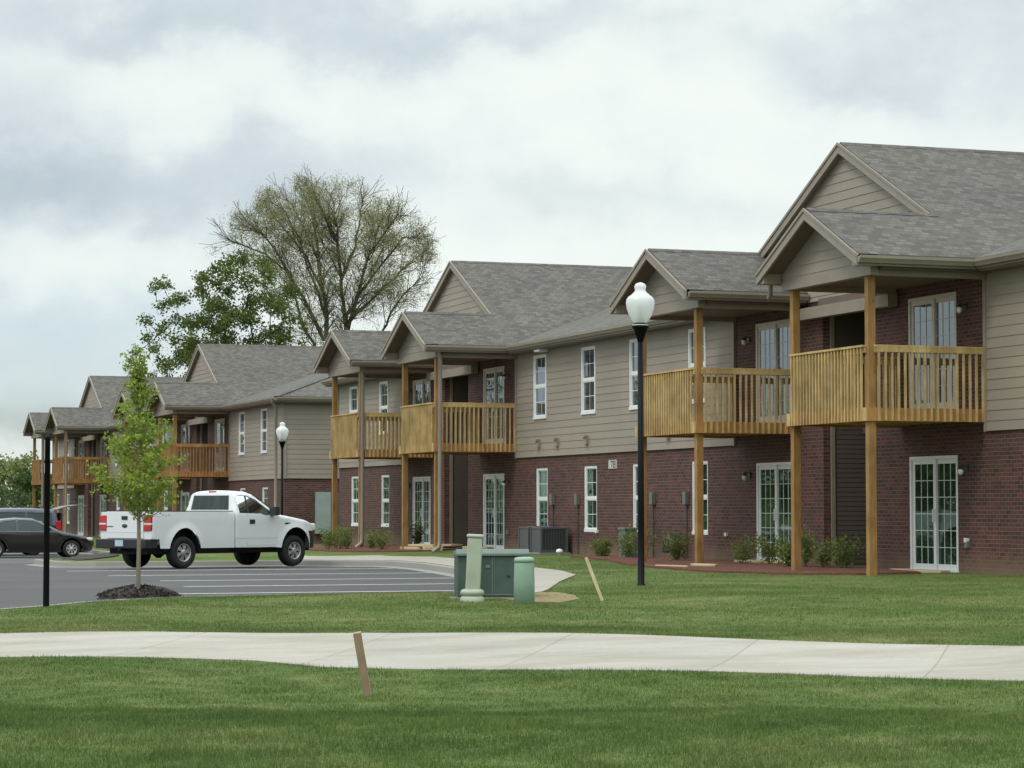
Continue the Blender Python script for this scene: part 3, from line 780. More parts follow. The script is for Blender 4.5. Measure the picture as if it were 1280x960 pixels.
def building(label, y_origin, zbase, cs, s0, s1, wins, downs, weathered=False, ext=None):
    B = thing('apartment_building', label, 'apartment building', (23.316, y_origin, zbase), 0, None)
    DP = 14.0
    ops = []   # y0,y1,z0,z1
    for c in cs:
        for s in (-1, 1):
            a, b = sorted((c+s*2.56, c+s*4.4)); ops.append((a,b,.04,2.25,'d')); ops.append((a,b,3.12,5.33,'d'))
            for w in wins:
                y = c+s*w
                if s0+.8 < y < s1-.8: ops.append((y-.49,y+.49,3.73,5.46,'w')); ops.append((y-.45,y+.45,.67,2.35,'w'))
    def is_up_brick(y): return any(abs(y-c) < HB for c in cs)
    def recess(y): return any(abs(y-c) < 1.15 for c in cs)
    def opened(y, z): return any(a < y < b and p < z < q for a,b,p,q,_ in ops)
    ybr = [v for o in ops for v in o[:2]] + [c+d for c in cs for d in (-HB,HB,-1.15,1.15)]
    zbr = [v for o in ops for v in o[2:4]] + [ZB]
    br = MB()
    for y0,y1,z0,z1 in cells(s0,s1,-.6,5.68, lambda y,z: not recess(y) and not opened(y,z) and (z < ZB or is_up_brick(y)), ybr, zbr):
        br.quad((0,y0,z0),(0,y0,z1),(0,y1,z1),(0,y1,z0))
    for a,b,p,q,_ in ops:     # reveals
        if q < ZB+.1 or is_up_brick((a+b)/2):
            br.quad((0,a,p),(.1,a,p),(.1,a,q),(0,a,q)); br.quad((0,b,p),(0,b,q),(.1,b,q),(.1,b,p)); br.quad((0,a,q),(.1,a,q),(.1,b,q),(0,b,q)); br.quad((0,a,p),(0,b,p),(.1,b,p),(.1,a,p))
    for yy in (s0, s1):
        br.quad((0,yy,-.6),(DP,yy,-.6),(DP,yy,ZB),(0,yy,ZB))
    br.quad((DP,s0,-.6),(DP,s1,-.6),(DP,s1,ZB),(DP,s0,ZB))
    for c in cs:   # recess brick returns
        for yy in (c-1.15, c+1.15): br.quad((0,yy,-.6),(.2,yy,-.6),(.2,yy,5.3),(0,yy,5.3))
    obj('brick_wall', br, M['brick'], B)
    sd = MB(); upo = [(a,b,p,q) for a,b,p,q,_ in ops if p > ZB and not is_up_brick((a+b)/2)]
    edges = [s0] + [v for c in cs for v in (c-HB, c+HB)] + [s1]
    for i in range(0, len(edges), 2):
        siding_wall(sd, 'x', -.03, edges[i], edges[i+1], ZB, 5.6, -1, upo)
        sd.quad((-.055,edges[i],ZB-.002),(-.055,edges[i+1],ZB-.002),(.0,edges[i+1],ZB-.002),(.0,edges[i],ZB-.002))
    siding_wall(sd, 'y', s0-.03, -.03, DP+.03, ZB, 5.6, -1); siding_wall(sd, 'y', s1+.03, -.03, DP+.03, ZB, 5.6, 1)
    sd.quad((-.03,s0-.055,ZB-.002),(DP,s0-.055,ZB-.002),(DP,s0,ZB-.002),(-.03,s0,ZB-.002))
    siding_wall(sd, 'x', DP+.03, s0, s1, ZB, 5.6, 1)
    obj('siding_wall', sd, M['siding'], B)
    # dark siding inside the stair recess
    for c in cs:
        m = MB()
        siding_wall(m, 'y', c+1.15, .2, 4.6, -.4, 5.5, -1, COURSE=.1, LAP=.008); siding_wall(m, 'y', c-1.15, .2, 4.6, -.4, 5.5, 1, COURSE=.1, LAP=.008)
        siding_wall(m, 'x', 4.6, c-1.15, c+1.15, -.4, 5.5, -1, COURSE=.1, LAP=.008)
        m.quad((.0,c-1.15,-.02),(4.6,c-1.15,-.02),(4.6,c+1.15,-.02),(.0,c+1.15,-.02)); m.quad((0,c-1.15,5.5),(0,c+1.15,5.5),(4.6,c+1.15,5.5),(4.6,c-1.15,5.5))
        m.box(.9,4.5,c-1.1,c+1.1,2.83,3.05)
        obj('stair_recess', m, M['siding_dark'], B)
        t = MB()
        for yy in (c+1.15, c-1.15):
            t.box(.17,.26,yy-.035,yy+.035,-.1,5.3)
        obj('recess_corner', t, M['trim'], B); t = MB(); t.box(-.26,-.05,c-2.2,c+2.2,5.22,5.46)
        obj('header_beam', t, M['trim'], B)
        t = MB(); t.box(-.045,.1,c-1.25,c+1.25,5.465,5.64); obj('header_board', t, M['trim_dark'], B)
    # corner boards
    for q0, q1 in ((s0-.075,s0+.08),(s1-.08,s1+.075)):
        t = MB(); t.box(-.075,.06,q0,q1,ZB-.01,5.6); obj('corner_board', t, M['trim'], B)
    for c in cs:
        for s in (-1,1): 
            y = c+s*HB; t = MB(); t.box(-.062,-.0,min(y-s*.004,y+s*.09),max(y-s*.004,y+s*.09),ZB-.01,5.6); obj('corner_board', t, M['trim'], B)
    for a,b,p,q,k in ops:
        up = p > ZB
        if k == 'w':
            window_unit(B, a, b, p, q, -.045 if up else .03, M['glass_upper'] if up else M['glass'], M['vinyl'])
        else:
            door_unit(B, a, b, p, q, .02, M['glass_upper'] if up else M['glass'], M['vinyl_door'] if up else M['vinyl'])
    # roofs
    R = MB(); EX = -.45; rx = DP/2; zr_ = ZE + (rx-EX)/3
    e0, e1 = s0-.45, s1+.45; run = rx-EX
    front = [(EX,e0,ZE)]
    for c in cs:
        d = (rx-EX)/1.5
        front += [(EX,c-5.91,ZE),(rx,c-5.91+d,zr_),(rx,c+5.91-d,zr_),(EX,c+5.91,ZE)]
    # front slope as quads between valleys
    segs = []; prev = (e0, e0+run)
    for c in cs:
        d = (rx-EX)/1.5
        segs.append((prev[0], c-5.91, prev[1], c-5.91+d)); prev = (c+5.91, c+5.91-d)
    segs.append((prev[0], e1, prev[1], e1-run))
    for a0,a1,b0,b1 in segs:
        # clip the ridge side when hips/valleys cross
        if b1 < b0:
            # triangle: lines from (EX,a0)->(rx,b0) and (EX,a1)->(rx,b1) meet
            k = (a1-a0)/((b0-a0)-(b1-a1)); xm = EX+(rx-EX)*k; ym = a0+(b0-a0)*k; zm = ZE+(zr_-ZE)*k
            roof_thick(R, [(EX,a0,ZE),(xm,ym,zm),(EX,a1,ZE)])
        else: roof_thick(R, [(EX,a0,ZE),(rx,b0,zr_),(rx,b1,zr_),(EX,a1,ZE)])
    bx = DP-EX
    roof_thick(R, [(bx,e0,ZE),(bx,e1,ZE),(rx,e1-run,zr_),(rx,e0+run,zr_)])
    roof_thick(R, [(EX,e0,ZE),(bx,e0,ZE),(rx,e0+run,zr_)]); roof_thick(R, [(EX,e1,ZE),(rx,e1-run,zr_),(bx,e1,ZE)])
    FX = PX-.40; GX = -.16; zA = ZE+5.91*.5; zP = ZE+(5.91-HP)*.5; kk = .5
    for c in cs:
        for s in (-1,1):
            vx = rx+.4
            P = [(FX,c+s*5.91,ZE),(EX,c+s*5.91,ZE),(vx,c+s*(5.91-(vx-EX)/1.5),ZE+.5*(vx-EX)/1.5),(vx,c,zA),(GX,c,zA),(GX,c+s*HP,zP),(FX,c+s*HP,zP)]
            if s > 0: P = P[::-1]
            roof_thick(R, [(p[0],p[1],p[2]+.004) for p in P])
            P = [(FX,c+s*HP,zP),(.3,c+s*HP,zP),(.3,c+s*IN,ZE),(FX,c+s*IN,ZE)]
            if s > 0: P = P[::-1]
            roof_thick(R, [(p[0],p[1],p[2]+.006) for p in P])
    roof = obj('roof', R, M['shingle'], B)
    # ridge caps
    for c in cs:
        rc = MB(); rc.prism([(c-.13,zA-.055),(c,zA+.022),(c+.13,zA-.055)], 'x', GX+.01, rx); obj('ridge_cap', rc, M['shingle'], roof)
        for s in (-1,1):
            rc = MB(); rc.prism([(c+s*HP-.13,zP-.05),(c+s*HP,zP+.024),(c+s*HP+.13,zP-.05)], 'x', FX+.01, -.1); obj('ridge_cap', rc, M['shingle'], roof)
    rc = MB(); rc.beam((EX,e0,ZE+.0),(rx,e0+run,zr_+.0),.26,.022,(0,0,1)); obj('ridge_cap', rc, M['shingle'], roof)
    # gable siding, rake boards, soffits
    for c in cs:
        g = MB()
        def cf(z, c=c):
            h = (zA-.12-z)/.5; return (c-h, c+h)
        siding_wall(g, 'x', -.03, c-5.9, c+5.9, 5.6, zA-.1, -1, (), cf)
        obj('gable_wall', g, M['siding'], B)
        rk = MB()
        hw = .20
        def rake(m, x, ya, z_a, yb, zb_, w=.045, h=hw):
            # board under the roof edge following the slope; a higher end (a) to lower end (b)
            m.prism([(ya,z_a-.015),(yb,zb_-.015),(yb,zb_-h-.01),(ya,z_a-h-.01)], 'x', x-w, x)
            m.prism([(ya,z_a+.012),(yb,zb_+.012),(yb,zb_-.05),(ya,z_a-.05)], 'x', x-w-.022, x-w)
        for s in (-1,1):
            rake(rk, GX, c, zA, c+s*HP, zP)
            # soffit of big gable
            rk.prism([(c,zA-.12),(c+s*5.2,zA-.12-2.6),(c+s*5.2,zA-.16-2.6),(c,zA-.16)], 'x', GX, -.03)
            yc = c+s*HP; rq = MB()
            rake(rq, FX, yc, zP, c+s*5.91, ZE); rake(rq, FX, yc, zP, c+s*IN, ZE)
            obj('rake_board', rq, M['trim'], roof)
        obj('rake_board', rk, M['trim'], roof)
        for a0,a1,b0,b1 in (segs if c == cs[0] else ()):
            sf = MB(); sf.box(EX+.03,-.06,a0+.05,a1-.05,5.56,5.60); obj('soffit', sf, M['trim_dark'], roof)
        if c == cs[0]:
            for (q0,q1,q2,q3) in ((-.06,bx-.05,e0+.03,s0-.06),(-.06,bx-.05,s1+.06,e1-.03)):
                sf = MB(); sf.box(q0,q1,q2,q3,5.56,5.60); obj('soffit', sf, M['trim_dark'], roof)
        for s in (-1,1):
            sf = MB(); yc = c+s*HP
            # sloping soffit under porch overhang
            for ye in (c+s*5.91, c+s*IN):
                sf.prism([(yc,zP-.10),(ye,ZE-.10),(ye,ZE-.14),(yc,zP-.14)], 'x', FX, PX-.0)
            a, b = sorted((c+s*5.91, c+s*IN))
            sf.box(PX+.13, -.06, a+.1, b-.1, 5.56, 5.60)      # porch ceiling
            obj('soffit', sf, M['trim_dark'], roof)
        for s in (-1,1):
            yc = c+s*HP; p = MB()
            def cf2(z, yc=yc):
                h = (zP-.13-z)/.5; return (yc-h, yc+h)
            siding_wall(p, 'x', PX, yc-1.95, yc+1.95, 5.62, zP-.1, -1, (), cf2)
            pg = obj('porch_gable', p, M['siding'], B)
            q = MB(); q.box(PX-.03,PX+.13,yc-1.83,yc+1.83,5.46,5.63)
            for d in (-1,1):
                e = yc+d*2.09
                q.prism([(e,5.80),(e,5.60),(e-d*.26,5.60),(e-d*.26,5.92)], 'x', FX-.002, PX-.03)
                yy = yc+d*1.70; q.box(PX+.13,-.06,yy-.06,yy+.06,5.46,5.60)
            obj('porch_beam', q, M['trim'], pg)
    # gutters (along outer porch eaves and main eaves)
    def gut(p, q, out):
        gm = MB(); p = Vector(p); q = Vector(q); d = (q-p).normalized(); o = Vector(out)
        prof = [(.0,.0),(.0,-.13),(.07,-.13),(.085,-.10),(.12,-.05),(.12,.0),(.105,.0),(.1,-.015),(.0,-.02)]
        V = []; n = len(prof)
        for c_ in (p, q):
            for a, b in prof: V.append(c_ + o*a + Vector((0,0,b)))
        gm.add(V, [(i,(i+1)%n,n+(i+1)%n,n+i) for i in range(n)] + [tuple(range(n))[::-1], tuple(range(n,2*n))])
        gm.beam(p+Vector((0,0,-.09))-o*.012, q+Vector((0,0,-.09))-o*.012, .02, .17)
        obj('gutter', gm, M['gutter'], B)
    zg = ZE-.03
    for a0,a1,b0,b1 in segs: gut((EX,a0,zg),(EX,a1,zg),(-1,0,0))
    gut((EX-.0,e0,zg),(bx,e0,zg),(0,-1,0)); gut((EX,e1,zg),(bx,e1,zg),(0,1,0))
    for c in cs:
        for s in (-1,1):
            gut((FX-.03,c+s*5.91,zg),(EX-.0,c+s*5.91,zg),(0,s,0)); gut((FX+.02,c+s*IN,zg),(-.06,c+s*IN,zg),(0,-s,0))
    # balconies
    wr = M['weathered_rail'] if weathered else M['rail_wood']
    for c in cs:
        balcony(B, c-HB, c-2.2, wr, M['post_wood']); balcony(B, c+2.2, c+HB, wr, M['post_wood'])
        for s in (-1,1):
            y = c+s*4.75
            wall_lamp(B, 0, c+s*4.75, 5.02); wall_lamp(B, 0, c+s*4.75, 2.0)
            t = MB(); t.box(-.05,0,c+s*4.75-.06,c+s*4.75+.06,.52,.64); obj('socket_box', t, M['meter'], B)
    # downspouts
    for (x, y, kind) in downs:
        m = MB()
        def pipe(pts, w=.08, d=.10):
            for a, b in zip(pts[:-1], pts[1:]):
                m.beam(a, b, w, d, (0,1,0) if abs(Vector(b).z-Vector(a).z) > .3 else (0,0,1))
        if kind == 'full':
            m.tube([(x+.10,y-.08,ZE-.12),(x+.10,y-.08,ZE-.26),(x+.16,y,ZE-.42),(x+.16,y,.35),(x+.14,y,.18),(x-.06,y-.02,.04)], .062, 8)
        elif kind == 'corner':
            m.tube([(x,y,ZE-.1),(x,y,ZE-.22),(x+.22,y+.25,ZE-.42),(x+.22,y+.25,.3),(x+.0,y+.2,.12)], .06, 8)
        else:
            m.tube([(x,y,ZE-.1),(x,y,ZE-.24),(x+.10,y+.22,ZE-.36),(x+.16,y+.42,ZE-.40)], .045, 8)
        obj('downspout', m, M['downspout'], B)
    if ext: ext(B)
    return B

def extras1(B):
    yo = 45.025
    for yy in (62.21,60.34,55.24,53.22):
        m = MB(); m.box(-.11,0,yy-yo-.085,yy-yo+.085,1.34,1.64); mb_ = obj('meter_box', m, M['meter'], B, bevel=.01)
        m = MB(); m.tube([(-.03,yy-yo,1.34),(-.03,yy-yo,.05)], .011, 6); obj('conduit', m, M['dark_metal'], mb_, uv=False)
    for yy in (63.24,61.81,59.62,54.25):
        m = MB(); m.box(-.12,-.03,yy-yo-.10,yy-yo+.10,2.92,3.14); m.box(-.17,-.12,yy-yo-.11,yy-yo+.11,3.10,3.15)
        obj('wall_vent', m, M['siding'], B)
    m = MB(); m.box(-.02,0,57.66-yo,58.2-yo,2.26,2.48); sg = obj('house_number_sign', m, M['sign'], B)
    # figures, read as "78"; seen from the -x side the text runs towards -y
    mm = MB(); h = .15; w = .12; t = .025
    def seg(ya, za_, yb, zb_): mm.beam((-.023,ya,za_),(-.023,yb,zb_),t,.004,(1,0,0))
    y7 = 58.03-yo; zb = 2.295
    seg(y7+.02,zb+h,y7-w,zb+h); seg(y7-w,zb+h,y7-.04,zb)
    y8 = 57.86-yo
    for z_ in (zb, zb+h/2, zb+h): seg(y8+.01,z_,y8-w,z_)
    for d in (0,-w): seg(y8+d,zb,y8+d,zb+h)
    obj('figure', mm, M['ink'], sg)
    # control joint and pale hose taps
    for yy in (59.0, 40.28, 51.0):
        m = MB(); m.box(-.06,0,yy-yo-.05,yy-yo+.05,.62,.70); obj('hose_tap', m, M['pipe_white'], B)
    for yy in (62.5,):
        m = MB(); m.box(EXV+.05,EXV+.3,yy-yo-.2,yy-yo+.2,5.50,5.56); obj('soffit_vent', m, M['vinyl'], B)
EXV = -.45
def extras2(B):
    y = 91.65-106.33-.04
    m = MB(); m.box(1.2,1.78,y-.2,y,.55,2.15); c = obj('meter_cabinet', m, M['cabinet'], B)
    m = MB(); m.box(1.8,2.1,y-.16,y,.6,2.13); d = obj('meter_bank', m, M['meter'], B)
    for k in range(4):
        m = MB(); m.lathe([(.09,0),(.09,.05),(.06,.08),(.0,.085)], 12, (0,0,0), M=Matrix.Rotation(math.radians(90),4,'X')); m.xf(Matrix.Translation((1.95,y-.16,.9+k*.27))); obj('meter_dial', m, M['dark_metal'], d, uv=False)

Bd1 = building('brick and taupe apartment block with yellow wood balconies, behind the green utility boxes', 45.025, 0, (0, 25.63), -13.3, 38.8, (7.5, 11.15),
         [(PX-.05, 25.63-5.62, 'full'), (PX-.05, 25.63+2.15, 'full'), (PX-.05, -1.55, 'elbow')], False, extras1)
Bd2 = building('farther brick and taupe apartment block with browner balconies, behind the white pickup', 106.33, -.27, (0, 27.75), -14.7, 27.75+13.2, (7.8, 11.6),
         [(-.55, -14.9, 'corner'), (PX-.05, 27.75-5.62, 'full'), (PX-.05, 27.75+2.15, 'full')], True, extras2)

# ------------------------------------------------------------------ lamps and posts
def street_lamp(x, y, z, H, label):
    T = thing('street_lamp', label, 'street lamp', (x, y, z), 0, 'globe lamps by the car park')
    hp = H-.72
    m = MB(); m.lathe([(.07,-.1),(.07,.02),(.056,.03),(.052,1.0),(.045,hp-.22)], 16)
    obj('pole', m, M['black_pole'], T, uv=False)
    m = MB(); m.lathe([(.045,hp-.25),(.05,hp-.22),(.058,hp-.2),(.115,hp-.03),(.14,hp-.01),(.14,hp+.02),(.12,hp+.025),(.12,hp+.05),(.10,hp+.06)], 20)
    obj('lamp_base', m, M['black_pole'], T, uv=False)
    m = MB(); m.lathe([(.128,hp+.02),(.128,hp+.034)], 20); obj('ring', m, M['vinyl'], T, uv=False)
    m = MB(); m.lathe([(.105,hp+.06),(.135,hp+.10),(.19,hp+.20),(.225,hp+.31),(.236,hp+.39),(.225,hp+.45),(.195,hp+.49),(.155,hp+.515),(.13,hp+.54),(.10,hp+.565),(.085,hp+.60),(.095,hp+.63),(.098,hp+.66),(.075,hp+.70),(.03,hp+.72),(.005,hp+.723)], 28)
    gl = obj('globe', m, M['globe'], T, uv=False)
    m = MB(); m.lathe([(.06,hp+.05),(.06,hp+.16),(.02,hp+.17)], 12); m.lathe([(.025,hp+.17),(.05,hp+.25),(.04,hp+.33),(.01,hp+.36)], 12)
    obj('bulb', m, M['meter'], gl, uv=False)
street_lamp(15.26, 36.72, zt(15.26,36.72), 4.90, 'tall black street lamp with a white acorn globe on the lawn before the near building')
zl = zt(22.3,88.0)
street_lamp(22.3, 88.0, -.46, 4.88, 'far black street lamp with a white globe just behind the white pickup')
m = MB(); m.lathe([(.045,-.1),(.042,.0),(.036,2.22),(.04,2.225),(.04,2.27),(.015,2.29)], 14)
o = obj('black_post', m, M['black_pole'], uv=False, loc=(5.13,32.93,zt(5.13,32.93))); tag(o, 'plain slim black post without a lamp at the kerb left of the sapling', 'post')

# ------------------------------------------------------------------ utility boxes
def rotz(a): return Matrix.Rotation(a, 4, 'Z')
def utilities():
    # transformer box
    x, y = 11.32, 32.75; z = zt(x, y)
    T = thing('transformer_box', 'dark green metal utility cabinet between the two pale green pedestals', 'utility box', (x, y, z), math.radians(-15))
    m = MB(); w, d, h = .49, .42, .57
    m.box(-w,w,-d,d,-.1,h)
    obj('body', m, M['box_green'], T, bevel=.012)
    m = MB(); m.prism([(-d-.03,h+.002),(d+.03,h+.002),(d+.03,h+.05),(-d+.03,h+.1),(-d-.03,h+.04)], 'x', -w-.02, w+.02); obj('lid', m, M['box_green_edge'], T, bevel=.01)
    m = MB(); m.box(.02,.026,-d-.006,-d,.05,h); m.box(-.012,.0,-d-.008,-d,.05,h-.01); m.box(-.10,-.04,-d-.012,-d,h-.16,h-.12); m.box(-w+.02,w-.02,-d-.015,-d,.03,.045)
    obj('door_seam', m, M['box_green_edge'], T)
    m = MB(); m.lathe([(.02,0),(.02,.02),(.012,.03)], 8, M=Matrix.Rotation(math.radians(90),4,'X')); m.xf(Matrix.Translation((.22,-d,.3))); obj('lock', m, M['dark_metal'], T, uv=False)
    m = MB(); m.box(-w-.1,w+.1,-d-.1,d+.1,-.12,.0); obj('plinth', m, M['kerb'], T)
    # leaning pale pedestal
    x, y = 10.70, 31.72; z = zt(x, y)
    T = thing('pedestal_box', 'tall pale sage square pedestal leaning slightly left of the dark cabinet', 'utility pedestal', (x, y, z), -TH, 'green telecom pedestals')
    lean = Matrix.Rotation(math.radians(2.6), 4, 'Y')
    m = MB(); m.prism([(-.10,-.09),(.10,-.09),(.10,.09),(-.10,.09)], 'z', .1, .86); m.xf(lean); obj('body', m, M['ped_pale'], T, bevel=.015)
    m = MB(); m.prism([(-.115,-.105),(.115,-.105),(.115,.105),(-.115,.105)], 'z', .862, .91); m.xf(lean); obj('cap', m, M['ped_pale'], T, bevel=.02)
    m = MB(); m.lathe([(.165,-.08),(.165,.04),(.15,.06),(.13,.075),(.155,.09),(.165,.12),(.15,.15),(.12,.165)], 24); obj('base', m, M['ped_pale'], T, uv=False)
    # mint pedestal
    x, y = 11.22, 31.08; z = zt(x, y)
    T = thing('pedestal_box', 'short mint green round topped pedestal right of the dark cabinet', 'utility pedestal', (x, y, z), -TH, 'green telecom pedestals')
    m = MB(); n = 24; prof = [(.142,-.1),(.140,.3),(.132,.56),(.13,.57)]
    m.lathe(prof, n); obj('body', m, M['ped_mint'], T, uv=False)
    m = MB(); m.lathe([(.138,.55),(.138,.585),(.125,.61),(.09,.62),(.01,.625)], n); obj('cap', m, M['ped_mint'], T, uv=False)
utilities()

# stakes
def stake(name, p, q, w, t, mat, label, cat='stake', painted=None):
    p = Vector(p); q = Vector(q)
    m = MB(); d = (q-p).normalized(); start = p - d*.12
    m.beam(start, q, w, t, (ST, CT, 0))
    m.v = [tuple(Vector(v)-p) for v in m.v]
    o = obj(name, m, mat, loc=p, bevel=.003); tag(o, label, cat); return o
zs = zt(5.6,19.25)
stake('wooden_stake', (5.6,19.25,zs), (5.485,19.17,.25), .065, .05, M['stake_wood'], 'weathered square wooden stake leaning left in the front lawn')
stake('wooden_stake', (12.52,31.51,zt(12.52,31.51)), (12.32,31.62,.575), .045, .02, M['lath_wood'], 'pale thin wooden lath leaning in the lawn right of the mint pedestal')

# ------------------------------------------------------------------ AC units etc
def ac_unit(x, y, label):
    z = zt(x, y)-.01
    T = thing('air_conditioner', label, 'air conditioner', (x, y, z), 0, 'air conditioners by the brick wall')
    m = MB(); w = .36; h = .71
    m.box(-w+.03,w-.03,-w+.03,w-.03,.05,h-.04)
    obj('coil', m, M['under'], T)
    m = MB(); n = 15
    for i in range(n+1):
        t = -w+.03+(2*w-.06)*i/n
        for s in (-1,1):
            m.box(t-.009,t+.009,s*w-.012,s*w+.012,.1,h-.05); m.box(s*w-.012,s*w+.012,t-.009,t+.009,.1,h-.05)
    for a in (-1,1):
        for b in (-1,1): m.box(a*w-.03,a*w+.03,b*w-.03,b*w+.03,.04,h-.04)
    m.box(-w-.01,w+.01,-w-.01,w+.01,.04,.12)
    m.box(-w-.014,-w+.0,-w+.02,w-.0,.1,h-.06)
    obj('louvre_panel', m, M['ac'], T)
    m = MB(); m.box(-w-.02,w+.02,-w-.02,w+.02,h-.05,h); m.lathe([(.28,h),(.28,h+.02),(.05,h+.03)], 20); obj('top', m, M['ac'], T, bevel=.01)
    m = MB(); m.box(-w-.08,w+.08,-w-.08,w+.08,-.1,.045); obj('pad', m, M['kerb'], T)
ac_unit(22.78, 61.15, 'nearer right grey slatted air conditioner below the lower window')
ac_unit(22.78, 62.1, 'farther left grey air conditioner partly behind its twin at the brick wall')
# pale dome pipe cap
m = MB(); m.lathe([(.05,-.05),(.05,.06),(.09,.065),(.095,.10),(.07,.15),(.01,.17)], 14); tag(obj('pipe_cap', m, M['pipe_white'], loc=(22.3,59.1,zt(22.3,59.1)), uv=False), 'small white domed vent pipe cap on the grass by the air conditioners', 'pipe cap')
# green pedestal among the shrubs
T = thing('junction_box', 'dull green metal junction box among shrubs at the brick wall', 'utility box', (22.6,55.2,zt(22.6,55.2)))
m = MB(); m.box(-.16,.16,-.2,.2,-.05,.68); obj('body', m, M['box_green_edge'], T, bevel=.01); m = MB(); m.box(-.18,.18,-.22,.22,.682,.74); obj('lid', m, M['box_green_edge'], T, bevel=.01)
# gas meter: regulator, meter, pipes
T = thing('gas_meter', 'dark gas meter with grey regulator and pipes between shrubs at the wall', 'gas meter', (22.9,53.25,zt(22.9,53.25)))
m = MB(); m.box(-.12,.12,-.02,.30,.16,.52); obj('body', m, M['dark_metal'], T, bevel=.03)
m = MB(); m.lathe([(.02,0),(.13,.02),(.13,.05),(.05,.09),(.02,.1)], 14, M=Matrix.Rotation(math.radians(-90),4,'Y')); m.xf(Matrix.Translation((-.05,-.22,.34))); m.box(-.1,.0,-.14,-.02,.42,.58); obj('regulator', m, M['meter'], T, uv=False)
m = MB(); m.tube([(.05,-.3,-.05),(.05,-.3,.3),(.05,-.3,.62),(.05,.4,.62),(.2,.4,.62)], .025, 8); m.tube([(0,.1,.5),(0,.1,.62)], .02, 8); m.tube([(0,-.25,.12),(-.1,-.5,.08)], .06, 8); obj('pipework', m, M['dark_metal'], T, uv=False)
# stone slabs waiting in small stacks
def slab(x, y, z, w, d, h, r, label, grp):
    m = MB(); n = 8
    P = []
    for k in range(n):
        a = 2*math.pi*k/n; rr = random.uniform(.85,1.08); ca, sa = math.cos(a), math.sin(a)
        P.append((w/2*rr*(abs(ca)**.5)*(1 if ca > 0 else -1), d/2*rr*(abs(sa)**.5)*(1 if sa > 0 else -1)))
    m.prism(P, 'z', 0, h); o = obj('stone_slab', m, M['stone'], loc=(x,y,z), bevel=.012); o.rotation_euler = (0,0,r); tag(o, label, 'stone slab', grp)
zz = zt(21.6,66.6)
slab(21.3,68.2,zz,.75,1.2,.10,.3,'rough tan stone slab at the bottom of the stack by the taupe downspout','stone slabs at the patio door')
slab(21.4,67.0,zz,.6,.7,.12,-.2,'chunky tan stone slab lying beside the taupe downspout foot','stone slabs at the patio door')
slab(21.4,68.0,zz+.11,.6,1.5,.06,.15,'thin flat pale slab lying on top of the stack by the downspout','stone slabs at the patio door')
slab(22.5,69.8,zt(22.5,69.8),.8,1.3,.08,.1,'broad flat tan slab on the grass before the dark stair recess','stone slabs at the patio door')
slab(22.9,67.4,zt(22.9,67.4)+.01,.6,1.7,.09,.0,'long low stone slab used as a step below the right patio door','stone slabs at the patio door')
slab(22.6,69.0,zt(22.6,69.0)+.09,.5,.8,.06,.3,'small tan slab lying on the broad slab by the recess','stone slabs at the patio door')
slab(20.75,46.5,zt(20.75,46.5)+.03,.3,.9,.05,.1,'narrow pale paving slab at the foot of the wood post right of the lamp','paving slabs by the mulch')
slab(22.9,48.4,zt(22.9,48.4)+.02,.6,1.7,.06,.0,'wide pale concrete step slab below the patio door with the shrub','paving slabs by the mulch')
slab(22.9,41.5,zt(22.9,41.5)-.03,.6,1.9,.07,.0,'pale concrete step slab below the rightmost patio door','paving slabs by the mulch')
slab(20.2,46.9,zt(20.2,46.9)+.02,.12,1.3,.035,.2,'thin pale edging strip on the lawn left of the wood post','paving slabs by the mulch')

# ------------------------------------------------------------------ plants
def leaves(points, size, jitter, n_each, spread, seedr, squash=.7):
    """numpy leaf quads (folded diamonds) around points"""
    r = np.random.default_rng(seedr)
    P = np.repeat(np.array(points, float), n_each, axis=0); n = len(P)
    P = P + r.normal(0, 1, (n,3))*np.array((spread, spread, spread*squash))
    s = size*(1 + (r.random(n)-.5)*jitter)
    a = r.normal(0,1,(n,3)); a /= np.linalg.norm(a,axis=1)[:,None]
    b = np.cross(a, r.normal(0,1,(n,3))); b /= np.linalg.norm(b,axis=1)[:,None]
    u = a*s[:,None]*.5; v = b*s[:,None]*.38; w = np.cross(a,b)*s[:,None]*.12
    V = np.stack([P-u, P-v+w, P+u, P+v+w],1).reshape(-1,3); F = np.arange(len(V)).reshape(-1,4)
    return V, F

